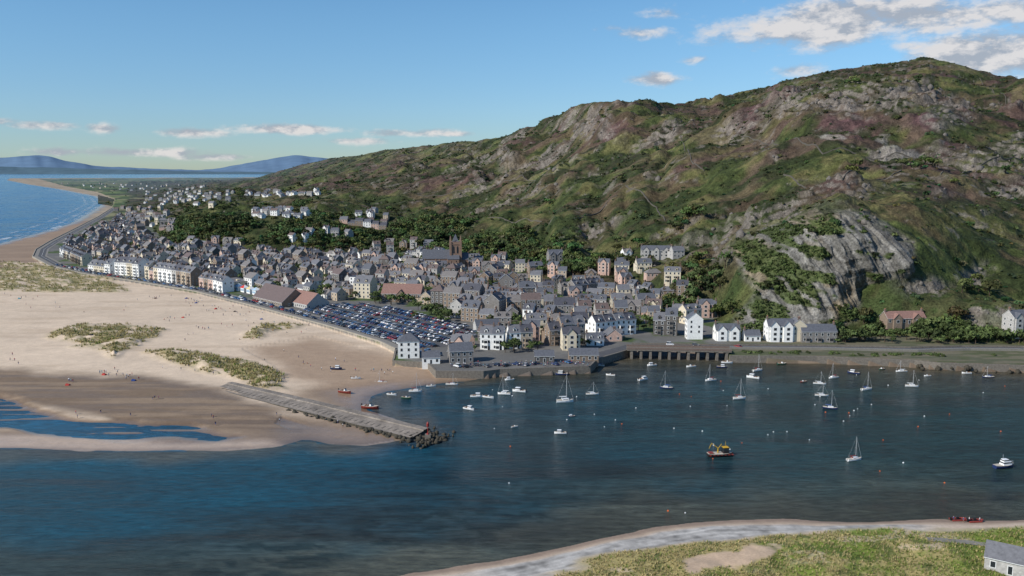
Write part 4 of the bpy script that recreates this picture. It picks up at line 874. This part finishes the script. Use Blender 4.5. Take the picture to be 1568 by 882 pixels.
put('navigation_beacon',m.mesh('navigation_beacon',[M_wall,mat('red_paint',(.25,.03,.025),rough=.5)]),(0,0,0))
ps=[];sz=[]
for i in range(620):
    a=random.uniform(1405,1640); b=556+(a-1405)*.03+random.gauss(0,4); x,y=P(a,b,.5); ps.append((x,y,random.uniform(.2,1.8))); sz.append(random.uniform(.5,1.9))
rock_mesh('shore_rocks',ps,sz,M_dkrock,4)
ps=[];sz=[]
for i in range(360):
    a=random.uniform(1115,1405); x,y=P(a,548+(a-1115)*.016+random.gauss(0,1.5),.5); ps.append((x,y,random.uniform(0,.8))); sz.append(random.uniform(.25,.7))
rock_mesh('foreshore_stones',ps,sz,M_dkrock,5)
def foam_mat():
    m=bpy.data.materials.new('surf_foam_mat'); m.use_nodes=True; nt=m.node_tree; b=nt.nodes['Principled BSDF']; b.inputs['Base Color'].default_value=(.7,.74,.76,1)
    g=nt.nodes.new('ShaderNodeNewGeometry'); n=nt.nodes.new('ShaderNodeTexNoise'); n.inputs['Scale'].default_value=.035; n.inputs['Detail'].default_value=7; n.inputs['Roughness'].default_value=.7
    r=nt.nodes.new('ShaderNodeMapRange'); r.inputs[1].default_value=.50; r.inputs[2].default_value=.68; nt.links.new(g.outputs['Position'],n.inputs['Vector']); nt.links.new(n.outputs['Fac'],r.inputs[0]); nt.links.new(r.outputs[0],b.inputs['Alpha']); return m
FM=foam_mat()
wl_=PP([(90,290),(146,301),(158,312),(142,323),(112,340),(82,351),(42,362),(0,373),(-100,395)])
for k,(of,wd) in enumerate(((-4,9),(-20,10),(-46,8))): ribbon('surf',offs(wl_,of),wd,.12+.01*k,FM)
# ---------------------------------------------------------------- boats
B_w=mat('gelcoat_white',(.75,.75,.74),rough=.3,var=.05); B_n=mat('gelcoat_navy',(.02,.035,.10),rough=.3,var=.05); B_r=mat('hull_red',(.22,.04,.03),rough=.5,var=.15); B_k=mat('hull_black',(.02,.02,.022),rough=.5,var=.2)
B_deck=mat('boat_deck',(.45,.40,.33),var=.1); B_sail=mat('sail_cover_blue',(.02,.06,.22)); B_mast=mat('aluminium_mast',(.6,.6,.6),rough=.4,var=.02,metal=.3); B_y=mat('crane_yellow',(.55,.32,.02),rough=.5); B_g=mat('hull_green',(.03,.10,.06),rough=.4); B_o=mat('buoy_orange',(.6,.12,.03)); B_wd=mat('varnished_wood',(.22,.10,.04))
def hull(m,Lh,bw,fb,mh,md):
    st=[(-.5,.72,1.0),(-.3,.92,.93),(0,1.0,.9),(.25,.82,.95),(.42,.42,1.08),(.5,.03,1.2)]; rings=[]
    for x,bb,ff in st:
        X_=x*Lh; hb=bw/2*bb; rings.append([(X_,-hb,fb*ff),(X_,-hb*.92,fb*.35),(X_,-hb*.45,-.25),(X_,0,-.4),(X_,hb*.45,-.25),(X_,hb*.92,fb*.35),(X_,hb,fb*ff)])
    b=len(m.v)
    for r in rings: m.v+=r
    for i in range(len(st)-1):
        for j in range(6): a=b+i*7+j; m.f.append((a,a+1,a+8,a+7)); m.m.append(mh)
        a=b+i*7; m.f.append((a+6,a,a+7,a+13)); m.m.append(md)
    m.f.append(tuple(b+j for j in range(7))[::-1]); m.m.append(mh)
def sailboat(col,cover):
    m=MB(); hull(m,7.5,2.5,1.0,0,1)
    m.box((.3,0,1.2),(3.0,1.6,.65),2,0,.85); m.box((.3,0,1.25),(2.2,1.5,.2),3); m.box((-2.4,0,1.02),(1.6,1.2,.25),1); m.box((-1.3,0,1.55),(.25,1.5,.5),4,0,.7)
    m.cyl((.7,0,.9),(.7,0,10.6),.09,.06,6,5); m.cyl((.7,0,2.0),(-2.7,0,2.1),.07,.06,6,5); m.cyl((.6,0,2.2),(-2.6,0,2.28),.22,.13,6,4)
    m.cyl((3.7,0,1.2),(.7,0,10.2),.03,.02,4,2,False); m.cyl((-3.7,0,1.0),(.7,0,10.5),.012,.012,3,5,False)
    for s in (-1,1): m.cyl((.6,s*1.2,1),(.7,s*.05,9.5),.012,.012,3,5,False); m.cyl((.7,0,5.5),(.65,s*.8,5.5),.03,.03,3,5,False)
    m.box((-3.9,0,.6),(.25,.3,.9),3)
    return m.mesh('sailing_boat',[col,B_deck,B_w,M_glass,cover,B_mast])
def motorboat(col,cab=True):
    m=MB(); hull(m,5.8,2.2,.9,0,1)
    if cab: m.box((.6,0,1.35),(2.1,1.7,.95),2,0,.85); m.box((.6,0,1.5),(1.98,1.62,.38),3,0,.96); m.box((.5,0,1.86),(2.0,1.5,.08),2)
    else: m.box((.2,0,1.2),(.6,1.3,.6),2,0,.7); m.poly([(.5,-.7,1.2),(.5,.7,1.2),(.2,.6,1.75),(.2,-.6,1.75)],3)
    for x in (-1.6,-.8): m.box((x,0,.95),(.3,1.6,.12),4)
    m.box((-3.0,0,1.1),(.4,.4,.7),5,0,.8); m.cyl((-3.05,0,.8),(-3.1,0,-.3),.1,.08,5,5); m.cyl((1.6,0,1.0),(2.8,0,1.5),.03,.03,4,5)
    return m.mesh('motor_boat',[col,B_deck,B_w,M_glass,B_wd,B_k])
S=[sailboat(B_w,B_sail),sailboat(B_w,B_w),sailboat(B_n,B_sail),sailboat(B_w,B_r)]; MO=[motorboat(B_w),motorboat(B_w,False),motorboat(B_n),motorboat(B_r,False),motorboat(B_g,False)]
for a,b,mh in [(583,586,14),(636,600,30),(692,589,14),(772,604,30),(865,616,44),(1020,595,28),(1088,583,26),(1132,611,32),(1160,568,26),(1255,588,20),(1258,606,16),(1271,626,30),(1327,597,28),(1396,592,26),(1276,579,24),(1308,705,38),(1380,569,14),(1513,578,15),(917,560,18),(907,604,10)]:
    x,y=P(a,b); sc=max(.55,min(1.2,mh*y/1300/10.3)); h_=max(.78,sc*.85)
    put('sailing_boat',random.choice(S),(x,y,0),random.choice([0,math.pi])+random.uniform(-.5,.5),(h_,h_,sc))
for a,b,k,sc in [(730,608,0,1),(748,609,1,.9),(795,600,0,1.1),(718,627,0,.9),(858,664,0,.8),(875,638,2,.5),(788,654,1,.5),(985,582,0,1),(1058,562,1,.9),(998,560,0,.9),(1105,563,2,.9),(1307,572,2,1),(1153,579,0,1.1),(1113,556,1,1),(1197,558,4,.9),(935,575,1,.8),(1480,572,1,.8),(1230,585,3,.6),(1350,566,4,.7),(1420,576,1,.6),(905,560,0,1),(890,565,2,.8),(660,592,1,.8),(860,574,2,1.1),(780,582,0,.8)]:
    x,y=P(a,b); put('motor_boat',MO[k],(x,y,0),random.choice([0,math.pi])+random.uniform(-.6,.6),sc)
for a,b,k,sc,zz in [(515,567,2,1,1.0),(528,601,3,1.1,.75),(545,581,1,.8,.8),(567,625,3,1.3,.25),(600,604,1,.8,.3),(622,610,4,.8,.1)]:
    x,y=P(a,b,zz); put('beached_boat',MO[k],(x,y,max(-.2,float(gsz(np.array(x),np.array(y))))+.3),random.uniform(-.8,.5),sc)
m=MB(); hull(m,9,3.2,1.4,0,1); m.box((.8,0,2.0),(4,2.4,1.4),2,0,.88); m.box((.8,0,2.2),(3.8,2.3,.5),3,0,.97); m.box((.3,0,3.1),(2.6,2.0,.9),2,0,.85); m.box((.3,0,3.15),(2.5,1.9,.4),3,0,.97); m.cyl((-.6,0,3.5),(-.8,0,5.6),.06,.04,5,4)
for s in (-1,1):
    m.cyl((1,s*1.5,2.2),(4.3,s*.2,2.5),.04,.04,4,4)
x,y=P(1537,716); put('cabin_cruiser',m.mesh('cabin_cruiser',[B_n,B_deck,B_w,M_glass,B_mast]),(x,y,0),.25,.85)
m=MB(); hull(m,12,4,1.5,0,1); m.box((0,0,.9),(11.2,4.1,.18),5,0,.97); m.box((2.2,0,2.6),(2.6,2.6,2.4),2,0,.9); m.box((2.2,0,3.1),(2.5,2.5,.7),3,0,.95); m.box((2.2,0,3.95),(2.7,2.6,.15),4)
m.cyl((2.2,0,4),(2.2,0,6.6),.08,.05,6,4); m.cyl((-1.2,0,1.4),(-1.2,0,3.6),.3,.25,8,4); m.cyl((-1.2,0,3.6),(-4.2,0,6.0),.2,.14,6,4); m.cyl((-4.2,0,6.0),(-5.4,0,3.6),.12,.09,6,4)
m.cyl((-1.2,0,3.4),(.6,.3,5.4),.16,.1,6,4)
for x in (-5,-4): m.box((x,0,1.6),(.8,2,.7),5)
for s in (-1,1):
    for k in range(6): m.cyl((-4.5+k*1.7,s*2.0,.9),(-4.5+k*1.7,s*2.18,.9),.38,.38,8,6)
    m.cyl((4,s*.9,2.2),(-3,s*1.8,2.1),.04,.04,4,5)
x,y=P(1103,698); put('work_boat',m.mesh('work_boat',[B_k,B_deck,B_k,M_glass,B_y,B_r,B_k]),(x,y,0),.15,.8)
m=MB(); m.cyl((-2,-.8,.35),(1.6,-.8,.35),.28,.28,8,0); m.cyl((-2,.8,.35),(1.6,.8,.35),.28,.28,8,0); m.cyl((1.6,-.8,.35),(2.6,0,.55),.28,.2,8,0); m.cyl((1.6,.8,.35),(2.6,0,.55),.28,.2,8,0); m.box((-.2,0,.25),(3.6,1.5,.1),1); m.box((0,0,.7),(.6,.5,.8),1); m.box((-2.1,0,.7),(.4,.4,.9),1)
rib=m.mesh('inflatable_boat',[B_r,B_k])
for a,b in ((1466,797),(1492,800)):
    x,y=P(a,b); put('inflatable_boat',rib,(x,y,max(0,float(gsz(np.array(x),np.array(y))))),.1,1.0)
bu=[]
for mt in (B_w,B_w,B_o):
    m=MB()
    for i,(z0,r0,z1,r1) in enumerate(((-.25,.2,0,.42),(0,.42,.25,.42),(.25,.42,.45,.2),(.45,.06,.75,.06))): m.cyl((0,0,z0),(0,0,z1),r0,r1,8,0)
    bu.append(m.mesh('mooring_buoy',[mt]))
for _ in range(55):
    a=random.uniform(700,1568); b=random.uniform(570,690) if random.random()<.8 else random.uniform(640,790); x,y=P(a,b)
    if psd(np.array([x]),np.array([y]),MAIN)[0]<-8: put('mooring_buoy',random.choice(bu),(x,y,0),0,random.uniform(.4,.7))
# ---------------------------------------------------------------- people
def person_mesh(pose,shirt,trou,idx):
    J=dict(pel=(0,0,.95),sp=(0,0,1.18),ch=(0,0,1.38),nk=(0,0,1.50),hd=(.01,0,1.61),ht=(.01,0,1.70),hf=(.09,0,1.60))
    for s,n_ in ((-1,'r'),(1,'l')):
        if pose=='stand': J.update({n_+'sh':(0,s*.18,1.42),n_+'el':(-.03,s*.24,1.15),n_+'wr':(.05,s*.25,.92),n_+'ha':(.08,s*.25,.82),n_+'hp':(0,s*.09,.90),n_+'kn':(.02,s*.11,.50),n_+'an':(0,s*.12,.09),n_+'to':(.16,s*.13,.04)})
        if pose=='walk': J.update({n_+'sh':(0,s*.18,1.42),n_+'el':(-s*.12,s*.23,1.17),n_+'wr':(-s*.16+.1,s*.23,.97),n_+'ha':(-s*.2+.16,s*.22,.89),n_+'hp':(0,s*.09,.90),n_+'kn':(s*.18+.05,s*.10,.50),n_+'an':(s*.30-.02,s*.11,.10),n_+'to':(s*.30+.14,s*.11,.05)})
    if pose=='sit':
        for k in J: J[k]=(J[k][0]-.05*(J[k][2]-.95)*3,J[k][1],J[k][2]-.83)
        for s,n_ in ((-1,'r'),(1,'l')): J.update({n_+'sh':(-.07,s*.18,.58),n_+'el':(.05,s*.27,.33),n_+'wr':(.25,s*.2,.35),n_+'ha':(.33,s*.17,.38),n_+'hp':(.02,s*.1,.12),n_+'kn':(.38,s*.14,.45),n_+'an':(.62,s*.13,.09),n_+'to':(.78,s*.14,.06)})
    R=dict(pel=.15,sp=.13,ch=.155,nk=.06,hd=.10,ht=.085,hf=.025,sh=.075,el=.048,wr=.035,ha=.04,hp=.10,kn=.065,an=.042,to=.035)
    E=[('pel','sp'),('sp','ch'),('ch','nk'),('nk','hd'),('hd','ht'),('hd','hf')]
    for n_ in 'rl': E+=[('ch',n_+'sh'),(n_+'sh',n_+'el'),(n_+'el',n_+'wr'),(n_+'wr',n_+'ha'),('pel',n_+'hp'),(n_+'hp',n_+'kn'),(n_+'kn',n_+'an'),(n_+'an',n_+'to')]
    ks=list(J); me=bpy.data.meshes.new('sk'); me.from_pydata([J[k] for k in ks],[(ks.index(a),ks.index(b)) for a,b in E],[])
    ob=link(bpy.data.objects.new('sk',me)); md=ob.modifiers.new('s','SKIN')
    for i,k in enumerate(ks):
        r=R.get(k,R.get(k[1:])); me.skin_vertices[0].data[i].radius=(r,r*(.8 if k in('sp','ch','pel') else 1)); me.skin_vertices[0].data[i].use_root=(k=='pel')
    sb=ob.modifiers.new('u','SUBSURF'); sb.levels=1
    dg=bpy.context.evaluated_depsgraph_get(); e=ob.evaluated_get(dg); nm=bpy.data.meshes.new_from_object(e); nm.name='person'
    bpy.data.objects.remove(ob)
    nm.materials.clear()
    for mt in (shirt,trou,P_skin,P_hair,B_k): nm.materials.append(mt)
    kk={'pel':1,'sp':0,'ch':0,'nk':2,'hd':2,'ht':3,'hf':2,'sh':0,'el':0,'wr':2,'ha':2,'hp':1,'kn':1,'an':2,'to':4}
    for p in nm.polygons:
        b=min(ks,key=lambda k:(Vector(J[k])-p.center).length); p.material_index=kk.get(b,kk.get(b[1:],0)); p.use_smooth=True
    return nm
P_skin=mat('skin_mat',(.45,.27,.19),var=.05); P_hair=mat('hair_mat',(.06,.035,.02),var=.2)
cl2=[mat('cloth_%d'%i,c_,var=.1) for i,c_ in enumerate([(.4,.05,.04),(.03,.06,.2),(.7,.7,.7),(.03,.03,.03),(.05,.25,.3),(.6,.4,.1)])]
ppl={'stand':[],'walk':[],'sit':[]}
for i,(po,a,b) in enumerate([('stand',0,1),('stand',1,3),('stand',2,1),('walk',3,1),('walk',2,3),('walk',4,1),('sit',0,3),('sit',3,4),('sit',1,5)]): ppl[po].append(person_mesh(po,cl2[a],cl2[b],i))
tents=[]
for c_ in (0,1,4,1):
    m=MB(); n=6
    for i in range(n):
        a0=math.pi*i/n;a1=math.pi*(i+1)/n; m.poly([(1.1*math.cos(a0),-.8,.9*math.sin(a0)),(1.1*math.cos(a1),-.8,.9*math.sin(a1)),(.8*math.cos(a1),.8,.55*math.sin(a1)),(.8*math.cos(a0),.8,.55*math.sin(a0))],0)
    m.poly([(.8*math.cos(math.pi*i/n),.8,.55*math.sin(math.pi*i/n)) for i in range(n+1)],0); tents.append(m.mesh('beach_tent',[cl2[c_]]))
def person(a,b,po=None):
    x,y=P(a,b,2.0); zz=float(gsz(np.array(x),np.array(y))); x,y=P(a,b,zz); zz=float(gsz(np.array(x),np.array(y)))
    if zz<.05: return
    po=po or random.choice(['stand','walk','walk','stand','sit']); put('person',random.choice(ppl[po]),(x,y,zz),random.uniform(0,6.28),random.uniform(.92,1.08))
for a,b,ra,rb,n_ in [(170,575,20,6,8),(195,578,15,5,7),(110,583,12,4,4),(240,612,10,3,4),(300,462,25,6,14),(330,472,30,5,10),(280,488,25,5,6),(235,455,30,4,8),(330,640,5,3,2),(270,562,60,12,8),(30,456,30,5,6),(385,505,60,14,14),(450,505,50,8,8),(100,470,80,12,8),(300,510,80,15,12),(470,560,60,20,14),(20,550,20,15,4),(580,565,30,8,8),(140,640,60,12,4),(480,640,60,10,5),(350,480,80,10,16)]:
    for _ in range(n_): person(a+random.gauss(0,1)*ra*.6,b+random.gauss(0,1)*rb*.6)
for a,b in ((654,858),(705,862),(757,850),(655,862),(1460,796),(1475,798),(1484,797),(1500,798),(330,652),(525,655)): person(a,b,random.choice(['stand','walk']))
for _ in range(60):
    x,y=P(random.uniform(690,905),random.uniform(556,562),3.5); put('person',random.choice(ppl['walk']+ppl['stand']),(x,y,3.55),random.uniform(0,6))
for a,b in ((205,582),(160,573),(300,465),(330,474),(285,458),(238,458),(30,458),(140,520),(400,490),(104,588),(280,487),(360,478)):
    x,y=P(a,b,2.4); put('beach_tent',random.choice(tents),(x,y,float(gsz(np.array(x),np.array(y)))),random.uniform(0,6),1.0)
trk=[P(a,b,3.0) for a,b in ((1420,826),(1480,828),(1530,836),(1568,844),(1640,858))]
m=MB(); tq=[]
for i in range(len(trk)-1):
    for k in range(8): tq.append(Vector((*trk[i],0)).lerp(Vector((*trk[i+1],0)),k/8))
for i,q in enumerate(tq):
    dd=(tq[min(i+1,len(tq)-1)]-tq[max(i-1,0)]).normalized()
    for s in (-1,1): x=q.x-dd.y*1.3*s; y=q.y+dd.x*1.3*s; m.v.append((x,y,float(gsz(np.array(q.x),np.array(q.y)))+.35))
for i in range(len(tq)-1): m.f.append((2*i,2*i+1,2*i+3,2*i+2)[::-1]); m.m.append(0)
put('gravel_track',m.mesh('gravel_track',[M_pave]),(0,0,0))
print('done',time.time()-T0,len(bpy.data.objects),nh)
